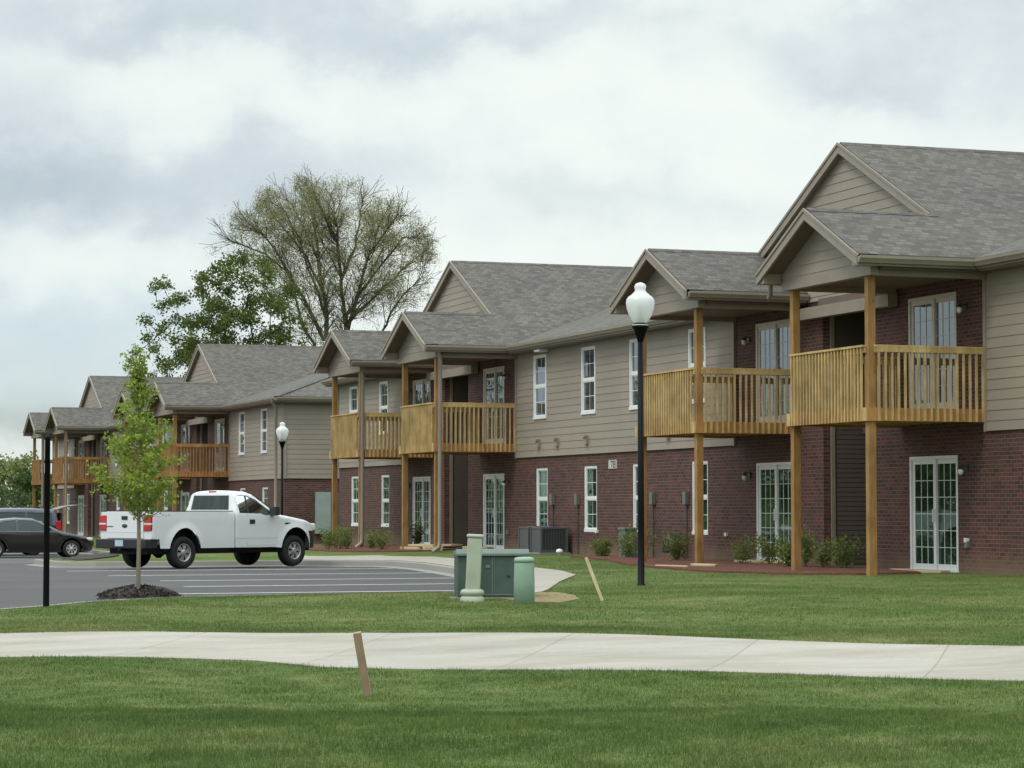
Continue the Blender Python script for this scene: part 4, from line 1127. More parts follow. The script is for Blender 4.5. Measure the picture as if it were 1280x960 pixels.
def branch_tree(seed, start, dirn, length, rad, depth, nsplit, ang, decay, up=.1, droop=0, wob=.12, rdecay=.62):
    """returns segments list of (points, radii) and tips"""
    R = random.Random(seed); segs = []; tips = []
    def grow(p, d, L, r, k):
        pts = [p.copy()]; rr = [r]; n = 4; q = p.copy(); dd = d.copy()
        for i in range(n):
            dd = (dd + Vector((R.gauss(0,wob),R.gauss(0,wob),R.gauss(0,wob)+up-droop*(depth-k > depth-2)*.0))).normalized()
            if k <= 1: dd = (dd + Vector((0,0,-droop))).normalized()
            q = q + dd*L/n; pts.append(q.copy()); rr.append(r*(1-.35*(i+1)/n))
            if 0 < i < n-1 and k >= 2 and k <= depth-1 and R.random() < .55:
                ax = dd.orthogonal().normalized(); ax.rotate(Matrix.Rotation(R.uniform(0,6.28),3,dd)); nd = dd.copy(); nd.rotate(Matrix.Rotation(R.uniform(ang*.8,ang*1.5),3,ax))
                grow(q.copy(), nd, L*decay*R.uniform(.55,.85), rr[-1]*.5, k-2)
        segs.append((pts, rr, k))
        if k <= 0: tips.append((q.copy(), dd.copy())); return
        m = nsplit if not hasattr(nsplit,'__len__') else R.choice(nsplit)
        a0 = R.uniform(0,6.28)
        for j in range(m):
            ax = dd.orthogonal().normalized(); ax.rotate(Matrix.Rotation(a0+j*6.28/m+R.uniform(-.5,.5),3,dd)); nd = dd.copy(); nd.rotate(Matrix.Rotation(R.uniform(ang*.5,ang*1.15),3,ax))
            grow(q.copy(), nd, L*decay*R.uniform(.8,1.15), rr[-1]*(rdecay+.2 if j == 0 else rdecay), k-1)
        if k <= 2: tips.append((q.copy(), dd.copy()))
    grow(Vector(start), Vector(dirn).normalized(), length, rad, depth)
    return segs, tips

def sapling():
    x, y = 7.02, 36.36; z = zt(x, y)
    T = thing('sapling_tree', 'slender young maple with bright green leaves in a dark mulch ring by the car park', 'tree', (x, y, z), -TH)
    m = MB(); m.tube([(0,0,-.05),(.01,0,.8),(0,.01,1.5),(.02,0,2.3),(-.01,0,3.0),(.0,0,3.5)], [.036,.03,.026,.02,.012,.004], 10)
    segs = []; R = random.Random(5); pts = []
    # half widths by height from the photo
    def hw(h): 
        T_ = [(1.15,.2),(1.35,.5),(1.7,.62),(2.1,.64),(2.45,.50),(2.75,.36),(3.0,.22),(3.2,.09),(3.65,.10)]
        for (a,wa),(b,wb) in zip(T_[:-1],T_[1:]):
            if a <= h <= b: return wa+(wb-wa)*(h-a)/(b-a)
        return .08
    for i in range(60):
        h = 1.08+ (3.25-1.08)*(i/60)**1.15; a = i*2.4+R.uniform(-.4,.4); tipz = h+R.uniform(.25,.5); wd = hw(min(3.6,tipz))*R.uniform(.75,1.1)
        p0 = Vector((0,0,h)); p2 = Vector((math.cos(a)*wd, math.sin(a)*wd, tipz)); p1 = (p0+p2)/2+Vector((0,0,-.06))
        m.tube([p0,p1,p2], [.009,.006,.003], 5)
        for k in range(10):
            t = .25+.75*k/9; q = p0.lerp(p2,t); pts.append(q)
        for _ in range(3):
            t = R.uniform(.3,.9); q = p0.lerp(p2,t); e = q+Vector((R.gauss(0,.13),R.gauss(0,.13),R.gauss(.05,.08))); m.tube([q,e],[.004,.002],4); pts += [e, q.lerp(e,.6)]
    obj('trunk', m, M['bark_light'], T, uv=False)
    tops = [Vector((R.gauss(0,.035),R.gauss(0,.035),3.25+i*.045)) for i in range(11)]
    V, F = leaves([tuple(p) for p in pts if R.random() < (1.0 if p.z < 2.4 else .55)]+[tuple(p) for p in tops], .054, .8, 7, .042, 3, .8)
    npobj('crown', V, F, M['leaf_bright'], T)
    # mulch ring
    m = MB(); n = 40; V = [(0,0,.10)]; F = []
    for j, (r, h) in enumerate(((.20,.10),(.36,.085),(.50,.045),(.60,-.03))):
        for k in range(n):
            a = 2*math.pi*k/n; rr = r*(1+.10*math.sin(a*3+j)+random.uniform(-.07,.07)); V.append((rr*math.cos(a), rr*math.sin(a), h*(1+.35*math.sin(a*2+1))+random.uniform(-.015,.015)))
    for k in range(n): F.append((0,1+k,1+(k+1)%n))
    for j in range(3):
        for k in range(n): F.append((1+j*n+k,1+(j+1)*n+k,1+(j+1)*n+(k+1)%n,1+j*n+(k+1)%n))
    m.add(V, F)
    for _ in range(900):      # loose bark chips
        a = random.uniform(0,6.28); r = .62*random.random()**.5; h = .11*(1-(r/.62)**2)*(1+.35*math.sin(a*2+1)); c_ = Vector((r*math.cos(a), r*math.sin(a), h+.008)); d1 = Vector((random.gauss(0,1),random.gauss(0,1),random.gauss(0,.6))).normalized()*random.uniform(.015,.04); d2 = d1.cross(Vector((random.gauss(0,1),random.gauss(0,1),random.gauss(0,1)))).normalized()*.011
        m.add([c_-d1-d2, c_+d1-d2, c_+d1+d2, c_-d1+d2], [(0,1,2,3)])
    o = obj('mulch', m, M['mulch_dark'], uv=False, loc=(x,y,z)); tag(o, kind='stuff')
sapling()

def shrub(x, y, h, w, seed, label, dense=1.0, mat='leaf_shrub', grp='young shrubs along the mulch beds'):
    z = zt(x, y)
    T = thing('shrub', label, 'shrub', (x, y, z), 0, grp); R = random.Random(seed); m = MB(); pts = []
    for i in range(9):
        a = R.uniform(0,6.28); t = Vector((math.cos(a)*w*.5*R.uniform(.2,1), math.sin(a)*w*.5*R.uniform(.2,1), h*R.uniform(.65,1)))
        mid = t*.5+Vector((R.gauss(0,.02),R.gauss(0,.02),0)); m.tube([(0,0,-.03),mid,t],[.008,.006,.003],4)
        for k in range(8): pts.append(tuple(Vector((0,0,0)).lerp(t, .3+.7*k/7)))
    obj('stem', m, M['bark_twig'], T, uv=False)
    V, F = leaves(pts, .05, .6, int(9*dense), .065, seed, 1); npobj('foliage', V, F, M[mat], T)
SH = [(22.3,56.1,.55,.45,'small yellowish shrub left of the green junction box'),(22.35,54.6,.62,.4,'thin shrub between the junction box and the lamp pole'),(22.3,53.7,.78,.7,'bushy green shrub just right of the near lamp pole'),(22.2,51.3,.74,.55,'yellow green shrub right of the gas meter'),
      (22.2,47.8,.62,.62,'small bright shrub beneath the hose tap left of the patio door'),(22.4,46.85,.72,.45,'dark green shrub standing before the patio door'),(22.0,45.15,.66,.45,'olive shrub just right of the wood post by the patio door'),(22.1,44.6,.84,.5,'tallest leafy shrub before the brick pier of the near recess'),
      (22.2,44.05,.66,.45,'olive shrub at the left edge of the near stair recess'),(22.3,43.4,.66,.45,'dim shrub in front of the near stair recess beside the big corner post'),
      (20.4,68.75,.75,.7,'bright leafy shrub between the pale downspout post and the brown post'),(20.6,70.6,.62,.5,'small shrub just right of the pale downspout post in the left bed'),(20.0,71.0,.72,.6,'shrub just left of the pale downspout post in the left bed'),(19.6,70.5,.78,.7,'shrub in the left bed near the kerb'),(19.2,70.3,.7,.6,'green shrub in the left bed just right of the pickup nose')]
for i, (x, y, h, w, lb) in enumerate(SH): shrub(x, y, h*(.80+.25*((i*7)%5)/5), w*(1.3+.45*((i*3)%4)/4), 100+i, lb, 1.1 if i % 3 else 1.5)
shrub(22.4,71.7,.75,.4,150,'small dark evergreen shrub left of the patio door by the slabs',1.5,'leaf_far_dark')

def big_tree_bare():
    Z = 165; Xc = (415-640)/3069*Z; x = Xc*CT+Z*ST; y = -Xc*ST+Z*CT
    T = thing('budding_tree', 'tall spreading tree with bare dark limbs and sparse yellow green buds behind the roofs', 'tree', (x, y, -.5), -TH)
    def P(px, py, dz=0): return Vector(((px-415)/3069*Z, dz, (635.5-py)/3069*Z + 1.75))
    m = MB(); tips = []
    # main limbs traced against the roofline, with depth
    limbs = [([P(410,520),P(408,430),P(405,380,.5),P(398,330,1),P(390,280,1.5),P(378,240,2)], .40),
             ([P(432,520,1),P(430,425,1),P(430,395,1),P(424,345,.5),P(420,300,0),P(418,255,-1)], .42),
             ([P(430,415,1),P(446,370,0),P(462,320,-1),P(478,275,-1.5)], .28),
             ([P(434,400,1),P(462,372,1.5),P(490,345,2),P(515,320,2)], .24),
             ([P(404,425,0),P(385,385,-1),P(362,340,-1.5),P(335,300,-2),P(310,280,-2)], .28),
             ([P(395,440,1),P(375,400,2),P(360,360,2.5),P(345,320,3)], .22),
             ([P(470,470,1),P(474,415,1),P(490,385,.5),P(510,362,0),P(528,345,0)], .18),
             ([P(400,360,.6),P(382,322,0),P(356,285,0),P(330,262,0)], .18),
             ([P(425,350,.5),P(440,305,1.5),P(448,265,2),P(450,240,2)], .2),
             ([P(408,400,.3),P(392,355,-1.5),P(376,300,-2),P(352,258,-2)], .2),
             ([P(366,345,-1.5),P(330,318,-1),P(300,305,0),P(284,298,0)], .12),([P(398,330,1),P(380,290,2.5),P(362,252,3),P(350,240,3)], .14),([P(462,320,-1),P(486,290,-2.5),P(500,272,-3)], .14),
             ([P(446,370,0),P(480,330,-1.5),P(505,300,-2),P(522,300,-2)], .15),([P(420,300,0),P(402,262,-2),P(392,236,-3)], .12),([P(430,395,1),P(455,345,3),P(475,300,4),P(480,262,4)], .16),([P(425,345,.5),P(400,300,3.5),P(385,262,4)], .14)]
    R = random.Random(3); tw = MB()
    for pts, r in limbs:
        # smooth the traced limb a little and let it wander
        n = len(pts); fine = []
        for a, b in zip(pts[:-1], pts[1:]):
            for k in range(3): fine.append(a.lerp(b, k/3)+Vector((R.gauss(0,.07),R.gauss(0,.07),0)))
        fine.append(pts[-1]); N_ = len(fine)
        m.tube(fine, [r*.5*(1-.88*i/(N_-1))+.012 for i in range(N_)], 7)
        for i in range(1, n):
            for k in range(7 if i < n-1 else 12):
                t = R.random(); q = pts[i-1].lerp(pts[i], t)
                if q.z < 10.0: continue
                d = (pts[i]-pts[i-1]).normalized(); ax = d.orthogonal().normalized(); ax.rotate(Matrix.Rotation(R.uniform(0,6.28),3,d)); d2 = d.copy(); d2.rotate(Matrix.Rotation(R.uniform(.3,.95),3,ax))
                L = R.uniform(.75,1.35)*(1.0 if q.z > 12 else .75)
                s, tp = branch_tree(R.randrange(1<<30), q, d2, L, r*.13*(1-.5*i/n)+.012, 3, (2,3), .5, .74, .05, .16, .12)
                for sp, sr, kk in s:
                    rr_ = [max(x_, .011) for x_ in sr]
                    (m if kk >= 2 else tw).tube(sp if kk >= 2 else sp[::2], rr_ if kk >= 2 else rr_[::2], 4 if kk >= 2 else 3, False)
                tips += tp
    def inside(p):
        rx = 7.9 if p[0] < 0 else 6.8; dz = p[2]-17.3
        return (p[0]/rx)**2 + (p[1]/7.5)**2 + (dz/(6.75 if dz > 0 else 9.5))**2 < 1.0 + .12*math.sin(p[0]*2.1+p[2]*1.3)
    tw.f = [f for f in tw.f if inside(tw.v[f[0]])]; tw.m = tw.m[:len(tw.f)]; tw.smooth = tw.smooth[:len(tw.f)]
    obj('trunk', m, M['bark'], T, uv=False); obj('twigs', tw, M['bark_twig'], T, uv=False)
    tv = [v for v in tw.v[::6] if v[2] > 9 and inside(v)]; R.shuffle(tv)
    P_ = [tuple(p) for p, d in tips if p.z > 9 and inside(p)] + tv[:14000]
    V, F = leaves(P_, .065, .8, 6, .34, 9, .8); npobj('crown', V, F, M['leaf_bud'], T)
    return len(tips)
nt_ = big_tree_bare()

def clump_tree(name, label, px0, Z, clumps, trunk_px, mat, leafsize, nper, seed, group=None, bark='bark', density=1.0):
    """crown from irregular clumps given by angular place and size, at distance Z with real depth"""
    Xc = (px0-640)/3069*Z; x = Xc*CT+Z*ST; y = -Xc*ST+Z*CT
    T = thing(name, label, 'tree', (x, y, -.5), -TH, group); R = random.Random(seed); m = MB(); pts = []
    k = Z/3069
    for (tx, ty0, ty1, r) in trunk_px:
        m.tube([((tx-px0)*k, 0, (635.5-ty0)*k+1.75), ((tx-px0)*k*.9+R.gauss(0,.1), 0, (635.5-(ty0+ty1)/2)*k+1.75), ((tx-px0)*k, .2, (635.5-ty1)*k+1.75)], [r, r*.8, r*.4], 7)
    base = Vector(((trunk_px[0][0]-px0)*k, 0, (635.5-trunk_px[0][2])*k+1.75))
    nodes = [(Vector(((tx-px0)*k, 0, (635.5-ty1)*k+1.75)), r*.4) for (tx, ty0, ty1, r) in trunk_px]
    cs_ = [(Vector(((cx-px0)*k, R.gauss(0, 1.4), (635.5-cy)*k+1.75)), rp*k, rp) for (cx, cy, rp) in clumps]
    cs_.sort(key=lambda q: (q[0]-base).length)
    for c, r, rp in cs_:
        # each clump hangs on the nearest limb already grown that lies nearer the trunk
        bi = min(range(len(nodes)), key=lambda a: (nodes[a][0]-c).length + .35*(nodes[a][0]-base).length)
        q, qr = nodes[bi]; mid = q.lerp(c, .5)+Vector((R.gauss(0,.15),R.gauss(0,.15),-.08*(c-q).length)); nr = max(.02, qr*.72)
        m.tube([q, mid, c], [qr*.85, nr, nr*.8], 5, False); nodes.append((c, nr))
        n = max(3, int(nper*rp*rp/150*density))
        for _ in range(n):
            v = Vector((R.gauss(0,1),R.gauss(0,1),R.gauss(0,1))).normalized()*r*R.random()**.4; v.z *= .75
            pts.append(tuple(c+v))
    obj('trunk', m, M[bark], T, uv=False)
    V, F = leaves(pts, leafsize, .7, 6, leafsize*1.1, seed, .8); npobj('crown', V, F, M[mat], T)

def maple():
    R = random.Random(21)
    cl = []
    # the drooping left plume
    for (x, y, r) in ((205,355,11),(190,358,8),(212,372,10),(200,385,9),(182,400,10),(196,402,9),(215,395,7),(178,420,9),(170,440,8),(165,455,9),(172,470,8),(200,415,8),(205,440,9),(190,450,8),(186,470,9),(160,447,5),
                      (285,325,14),(305,322,14),(268,335,11),(325,330,13),(340,345,14),(355,360,13),(255,350,10),(250,365,10),(290,345,15),(310,355,16),(330,372,16),(350,385,14),(365,400,10),
                      (262,375,12),(280,385,15),(235,385,12),(228,400,12),(245,405,14),(265,405,15),(290,405,17),(310,400,16),(335,410,16),(355,420,12),(240,425,14),(262,430,15),(285,430,16),(315,430,16),(340,435,14),
                      (225,420,10),(222,440,11),(240,452,14),(215,460,11),(230,475,14),(250,470,14),(275,455,16),(305,455,16),(335,455,14),(360,445,9),(378,430,7),(375,410,7),(210,480,10),(270,480,14),(300,480,14)):
        cl.append((x+R.gauss(0,2), y+R.gauss(0,2), r))
    for _ in range(24): cl.append((R.uniform(225,345)+R.gauss(0,8), R.uniform(345,470), R.uniform(8,13)))
    clump_tree('maple_tree', 'dense dark green leafy tree behind the farther roofs left of the budding tree', 280, 158, cl, [(285,640,450,.35),(245,640,470,.2)], 'leaf_maple', .17, 46, 31)
maple()

def far_trees():
    R = random.Random(77)
    # unseen tree row, added for the patio doors to reflect and to block horizon light
    specs = []
    for i in range(17):
        px = -2560 + i*140 + R.uniform(-30,30); specs.append((px, R.uniform(165,205), R.uniform(10,14.5), R.uniform(6,7.6), i))
    place = ['leftmost', 'second', 'third', 'fourth', 'fifth', 'sixth', 'seventh', 'eighth', 'ninth', 'tenth', 'eleventh', 'twelfth', 'thirteenth', 'fourteenth', 'fifteenth', 'sixteenth', 'last']
    for px, Z, H, Wd, i in specs:
        Xc = (px-640)/3069*Z; x = Xc*CT+Z*ST; y = -Xc*ST+Z*CT
        T = thing('broadleaf_tree', 'broad green tree added out of view for the patio doors to reflect, %s of its row' % place[i], 'tree', (x, y, -.5), R.uniform(0,6), 'tree row added out of view for reflections')
        m = MB(); m.tube([(0,0,-.2),(0,0,H*.6)],[.2,.08],6); obj('trunk', m, M['bark'], T, uv=False)
        pts = []
        for _ in range(15):
            a = R.uniform(0,6.28); rr = Wd*.6*R.random()**.5; c = Vector((math.cos(a)*rr, math.sin(a)*rr, H*R.uniform(.22,.86)))
            for _ in range(42):
                v = Vector((R.gauss(0,1),R.gauss(0,1),R.gauss(0,1))).normalized()*Wd*.36*R.random()**.4; pts.append(tuple(c+v))
        V, F = leaves(pts, .5, .7, 6, .5, i, .8); npobj('crown', V, F, M['leaf_maple'], T)
    # far-off wood along the horizon
    r2 = np.random.default_rng(5); n = 5200; pxs = r2.uniform(-3200, 2600, n); Zw = r2.uniform(380, 440, n); hh = 3.4+1.3*np.sin(pxs*.021)+1.0*np.sin(pxs*.057+1)+.6*np.sin(pxs*.13)
    Xw = (pxs-640)/3069*Zw; P = np.stack([Xw*CT+Zw*ST, -Xw*ST+Zw*CT, -.8+hh*r2.random(n)*1.25], 1)
    V, F = leaves(P, .95, .7, 8, .9, 5, .6); o = npobj('woodland', V, F, M['leaf_far']); tag(o, kind='stuff')
    # visible far left: pale trees, haze put into their leaf colour, and a darker bush
    def cl(cx, cy, w, h, n, r): return [(cx+R.gauss(0,w), cy+abs(R.gauss(0,h)), r*R.uniform(.7,1.2)) for _ in range(n)]
    clump_tree('broadleaf_tree', 'pale yellow green distant tree at the far left edge of the view', 5, 230, cl(6,578,14,24,44,10), [(5,640,590,.25)], 'leaf_far', .3, 15, 41, None)
    clump_tree('broadleaf_tree', 'pale distant tree just left of the last balcony', 28, 222, cl(26,570,8,28,34,7), [(28,640,585,.2)], 'leaf_far', .3, 15, 42, None)
    clump_tree('broadleaf_tree', 'dark green bushy tree left of the far end balconies', 44, 170, cl(44,592,12,24,46,9), [(44,645,600,.2)], 'leaf_far_dark', .22, 17, 43, None)
    clump_tree('broadleaf_tree', 'dark green bush behind the posts of the far end balconies', 84, 176, cl(78,600,14,20,36,9), [(84,645,600,.2)], 'leaf_far_dark', .22, 15, 44, None)
    clump_tree('broadleaf_tree', 'low dark bush left of the navy van roof', 22, 165, cl(18,618,12,10,26,7), [(22,645,620,.1)], 'leaf_far_dark', .2, 15, 45, None)
far_trees()

# ------------------------------------------------------------------ vehicles
def shell(outline, holes, hw, rnd, skip=(), step=.05, crown=.03, bulge=None, round_skip=()):
    """body shell: outline [(x,z)] CCW seen from the right side(-y); returns MB. skip = set of outline edge indices not bridged."""
    def dens(P):
        out = []; tag_ = []
        for i in range(len(P)):
            a = Vector(P[i]); b = Vector(P[(i+1)%len(P)]); n = max(1, int((b-a).length/step))
            for k in range(n): out.append(a+(b-a)*k/n); tag_.append(i)
        return out, tag_
    ol, ot = dens(outline); loops = [(ol)] + [dens(h)[0] for h in holes]
    pts = []; edges = []
    for lp in loops:
        o = len(pts); pts += lp; edges += [(o+i, o+(i+1)%len(lp)) for i in range(len(lp))]
    xs = [p.x for p in ol]; zs = [p.y for p in ol]; P = [tuple(p) for p in ol]; H = [[tuple(p) for p in lp] for lp in loops[1:]]
    x = min(xs)+step/2
    while x < max(xs):
        z = min(zs)+step/2
        while z < max(zs):
            if inpoly(x, z, P) and not any(inpoly(x, z, h) for h in H): pts.append(Vector((x, z)))
            z += step
        x += step
    vs, es, fs, *_ = delaunay_2d_cdt(pts, edges, [], 0, 1e-5)
    # distance to the rounding edges
    E = [(Vector(outline[i]), Vector(outline[(i+1)%len(outline)])) for i in range(len(outline)) if i not in skip and i not in round_skip]
    def yv(x, z):
        d = 9
        for a, b in E:
            ab = b-a; t = max(0, min(1, (Vector((x,z))-a).dot(ab)/ab.length_squared)); d = min(d, (a+ab*t-Vector((x,z))).length)
        y = hw(x, z)
        if d < rnd: u = 1-d/rnd; y -= rnd*(1-math.sqrt(max(0,1-u*u)))
        return y
    Y = [yv(v.x, v.y) for v in vs]; mb = MB()
    F = [f for f in fs if inpoly(sum(vs[i].x for i in f)/3, sum(vs[i].y for i in f)/3, P) and not any(inpoly(sum(vs[i].x for i in f)/3, sum(vs[i].y for i in f)/3, h) for h in H)]
    mb.add([(v.x, -y, v.y) for v, y in zip(vs, Y)], [tuple(f) for f in F], True)
    mb.add([(v.x, y, v.y) for v, y in zip(vs, Y)], [tuple(f)[::-1] for f in F], True)
    n = len(ol); K = 12
    rows = []
    for i, p in enumerate(ol):
        y = yv(p.x, p.y); row = []
        for k in range(K+1):
            t = -1+2*k/K; c = crown*(1-t*t)
            bx_ = bulge(p.x, p.y)*(1-t*t) if bulge else 0
            cz = c if (p.y > .7*max(zs)) else 0
            row.append((p.x+bx_, t*y, p.y+cz))
        rows.append(row)
    for i in range(n):
        if ot[i] in skip: continue
        a = rows[i]; b = rows[(i+1)%n]
        mb.add(a+b, [(k, k+1, K+2+k, K+1+k) for k in range(K)], True)
    return mb

def arch(cx, cz, r, zlow, n=10, rz=None):
    rz = rz or r; out = []
    a0 = math.asin(max(-1,min(1,(zlow-cz)/rz)))
    for k in range(n+1):
        a = math.pi-a0 - (math.pi-2*a0)*k/n if False else (math.pi - a0) + (2*a0 - math.pi)*k/n
        out.append((cx+r*math.cos(a), cz+rz*math.sin(a)))
    return out      # from rear (left) over the top to front (right)

def wheel(parent, x, y, z, R, w, side, rimr, spokes, mat_rim, cap=True):
    """side -1: outer face towards -y"""
    T = MB(); MX = Matrix.Translation((x,y,z)) @ Matrix.Rotation(math.radians(90)*(1 if side < 0 else -1), 4, 'X')
    prof = [(rimr,-w/2),(R*.9,-w/2),(R*.97,-w/2+.02),(R,-w/2+.05),(R,w/2-.05),(R*.97,w/2-.02),(R*.9,w/2),(rimr,w/2),(rimr,w/2-.03)]
    T.lathe(prof, 32); T.f = [f for f in T.f if len(f) == 4]; T.m = T.m[:len(T.f)]; T.smooth = T.smooth[:len(T.f)]
    T.xf(MX); wh = obj('wheel', T, M['tyre'], parent, uv=False)
    D = MB(); D.lathe([(rimr-.015,-w/2+.04),(rimr-.02,w/2-.09)], 28); D.xf(MX); obj('brake', D, M['under'], wh, uv=False)
    m = MB()
    m.lathe([(rimr,w/2-.12),(rimr+.002,w/2-.005),(rimr-.012,w/2),(rimr-.03,w/2-.03),(rimr-.035,w/2-.1)], 32); m.f = [f for f in m.f if len(f) == 4]; m.m = m.m[:len(m.f)]; m.smooth = m.smooth[:len(m.f)]
    for k in range(spokes):
        a = 2*math.pi*k/spokes+.3; da = math.pi/spokes*.62; r0, r1 = rimr*.25, rimr-.02
        z0, z1 = w/2-.045, w/2-.035
        V = [(r0*math.cos(a-da*1.2), r0*math.sin(a-da*1.2), z1+.02),(r1*math.cos(a-da), r1*math.sin(a-da), z0),(r1*math.cos(a+da), r1*math.sin(a+da), z0),(r0*math.cos(a+da*1.2), r0*math.sin(a+da*1.2), z1+.02)]
        m.add(V+[(p[0],p[1],p[2]-.03) for p in V], [(0,1,2,3),(0,4,5,1),(2,6,7,3),(7,6,5,4)])
    m.lathe([(rimr*.36,w/2-.05),(rimr*.34,w/2-.012),(rimr*.22,w/2-.0),(.02,w/2+.004)], 20)
    m.xf(MX); obj('rim', m, mat_rim, wh, uv=False)
    return wh

def quad_panel(name, pts, mat, parent, t=.006):
    a, b, c, d = [Vector(p) for p in pts]; n = (b-a).cross(d-a).normalized()*t
    m = MB(); V = [a,b,c,d]+[p-n for p in (a,b,c,d)]
    m.add(V, [(0,1,2,3),(7,6,5,4),(0,4,5,1),(1,5,6,2),(2,6,7,3),(3,7,4,0)]); return obj(name, m, mat, parent, uv=False)

def pickup():
    hx, hy = 12.55, 59.5     # right rear wheel contact
    ang = math.atan2(.476, .879)
    # origin: rear axle centre on the ground
    ox = hx - math.sin(ang)*.86; oy = hy + math.cos(ang)*.86
    zg = -.225
    T = thing('pickup_truck', 'white single cab pickup truck with black bumpers parked in the car park', 'pickup truck', (ox, oy, zg), ang)
    WB = 3.68; HW = .99
    def hw(x, z):
        y = HW
        if z > 1.34 and x > 1.4: y -= (z-1.34)*.33
        if z < .75: y -= (.75-z)*.05
        for cx in (0, WB):
            d = math.hypot(x-cx, (z-.42)*.9)
            if d < .66: y += .04*(1-max(0,(d-.5))/.16) if d > .5 else .04
        y -= .06*min(max(z-1.2,0),.2)
        if x > WB+.25: y -= (x-WB-.25)**2*.5
        return y
    # bed and front body in one outline (x, z), counter clockwise seen from -y side
    A1 = arch(0,.42,.50,.50,12,.58); A2 = arch(WB,.42,.50,.48,12,.58)
    outl = [(-1.04,.73),(-.80,.73),(-.76,.50)] + A1 + [(.9,.50),(1.61,.50)]
    bed_out = outl + [(1.61,1.39),(-1.04,1.39)]
    i_top = len(outl)       # edge 1.41,1.43 -> -1.04,1.43
    bed = shell(bed_out, [], hw, .035, skip=set(range(len(outl)-1)) | {len(outl)-1, i_top}, step=.055, crown=0, round_skip=set(range(len(outl))))
    # inner bed box
    bed.box(-.98,1.56,-.54,.54,.80,.84)
    for s in (-1,1): bed.box(-.58,.58,min(s*.54,s*.875),max(s*.54,s*.875),1.045,1.06)
    for s in (-1,1):
        for a, b, z0 in ((-1.0,-.56,.60),(-.56,.56,1.05),(.56,1.58,.60)): bed.quad((a,s*.87,z0),(b,s*.87,z0),(b,s*.87,1.39),(a,s*.87,1.39))
        bed.quad((-1.0,s*.87,1.391),(1.58,s*.87,1.391),(1.58,s*.95,1.391),(-1.0,s*.95,1.391))
    bed.quad((1.58,-.9,.6),(1.58,.9,.6),(1.58,.9,1.39),(1.58,-.9,1.39))
    obj('cargo_bed', bed, M['truck_white'], T, uv=False)
    m = MB()
    for s in (-1,1): m.box(-1.03,1.59,s*.91-.05,s*.91+.05,1.395,1.415)
    obj('bed_rail', m, M['black_plastic'], T)
    tg = MB(); tg.box(-1.07,-1.0,-.695,.695,.75,1.40); tg.box(-1.078,-1.07,-.66,.66,.90,.915); t_ = obj('tailgate', tg, M['truck_white'], T, bevel=.02)
    m = MB(); m.box(-1.06,-1.0,-.69,.69,1.402,1.42); obj('top_strip', m, M['black_plastic'], t_)
    m = MB(); m.box(-1.092,-1.07,-.11,.11,1.20,1.29); obj('handle', m, M['black_plastic'], t_, bevel=.008)
    m = MB(); m.lathe([(.085,0),(.08,.012),(.01,.016)], 20, M=Matrix.Rotation(math.radians(-90),4,'Y')); m.v = [(v[0], v[1]*1.25, v[2]*.55) for v in m.v]; m.xf(Matrix.Translation((-1.07,0,1.05))); obj('emblem', m, M['ink'], t_, uv=False)
    m = MB()
    for k in range(5): m.box(-1.076,-1.07,.66-k*.052,.70-k*.052,1.02,1.045)
    obj('lettering', m, M['ink'], t_)
    m = MB(); m.box(-1.22,-1.02,-.95,.95,.50,.73); m.box(-1.1,-.82,-.955,-.86,.50,.725); m.box(-1.1,-.82,.86,.955,.50,.725); b_ = obj('rear_bumper', m, M['black_plastic'], T, bevel=.025)
    m = MB(); m.box(-1.235,-1.22,-.13,.17,.555,.705); obj('number_plate', m, M['plate'], b_)
    m = MB(); m.box(-1.0,-.6,-.08,.08,.42,.52); m.tube([(-1.25,0,.47),(-1.0,0,.45)],.03,8); obj('tow_bar', m, M['under'], T)
    for s in (-1,1):
        m = MB(); z0, z1 = .93, 1.31
        m.box(-1.075,-.86, min(s*.70,s*.985), max(s*.70,s*.985), z0, z1); l_ = obj('tail_light', m, M['red_lens'], T, bevel=.02)
        m = MB(); m.box(-1.079,-.90, min(s*.72,s*.988), max(s*.72,s*.988), z0+.14, z0+.19); obj('reverse_lens', m, M['clear_lens'], l_, bevel=.01)
    # cab + nose
    nose = [(1.65,.50)] + [(2.3,.50),(3.0,.50)] + A2 + [(4.25,.55),(4.40,.60),(4.45,.88),(4.43,1.02),(4.34,1.10),(4.05,1.18),(3.6,1.255),(3.12,1.325),(2.62,1.665),(2.36,1.83),(2.14,1.895),(1.86,1.895),(1.72,1.84),(1.65,1.41)]
    win = [(1.80,1.36),(1.775,1.76),(1.88,1.805),(2.14,1.795),(2.40,1.70),(2.76,1.45),(2.91,1.335),(2.68,1.295),(2.50,1.345)]
    ip = len(A2)+3
    def bulge(x, z):
        if x > 3.9: return .14*min(1,(x-3.9)/.4)
        if z > 1.36 and x > 2.2: return .10
        return 0
    low = set(range(0, ip+0))
    cab = shell(nose, [win], hw, .07, skip=low | {ip-1}, step=.05, crown=.035, bulge=bulge, round_skip=low)
    c_ = obj('cab', cab, M['truck_white'], T, uv=False)
    # side windows
    for s in (-1,1):
        gm = MB(); V = [(x, s*(HW-.012-(z-1.34)*.33-.022), z) for x, z in win]; gm.add(V, [tuple(range(len(V)))[::(1 if s < 0 else -1)]]); obj('side_window', gm, M['car_glass'], c_, uv=False)
        gm = MB(); Pz = [(2.08,1.35),(2.08,1.81),(2.13,1.80),(2.13,1.35)]; gm.add([(x, s*(HW-.012-(z-1.34)*.33-.018), z) for x,z in Pz], [(0,1,2,3)]); obj('window_bar', gm, M['black_plastic'], c_, uv=False)
        # seams, handle, mirror
        def line(p, q, w=.012):
            a = Vector((p[0], s*(hw(*p)+.001), p[1])); b = Vector((q[0], s*(hw(*q)+.001), q[1])); sm_.beam(a, b, w, .006, (0,1,0))
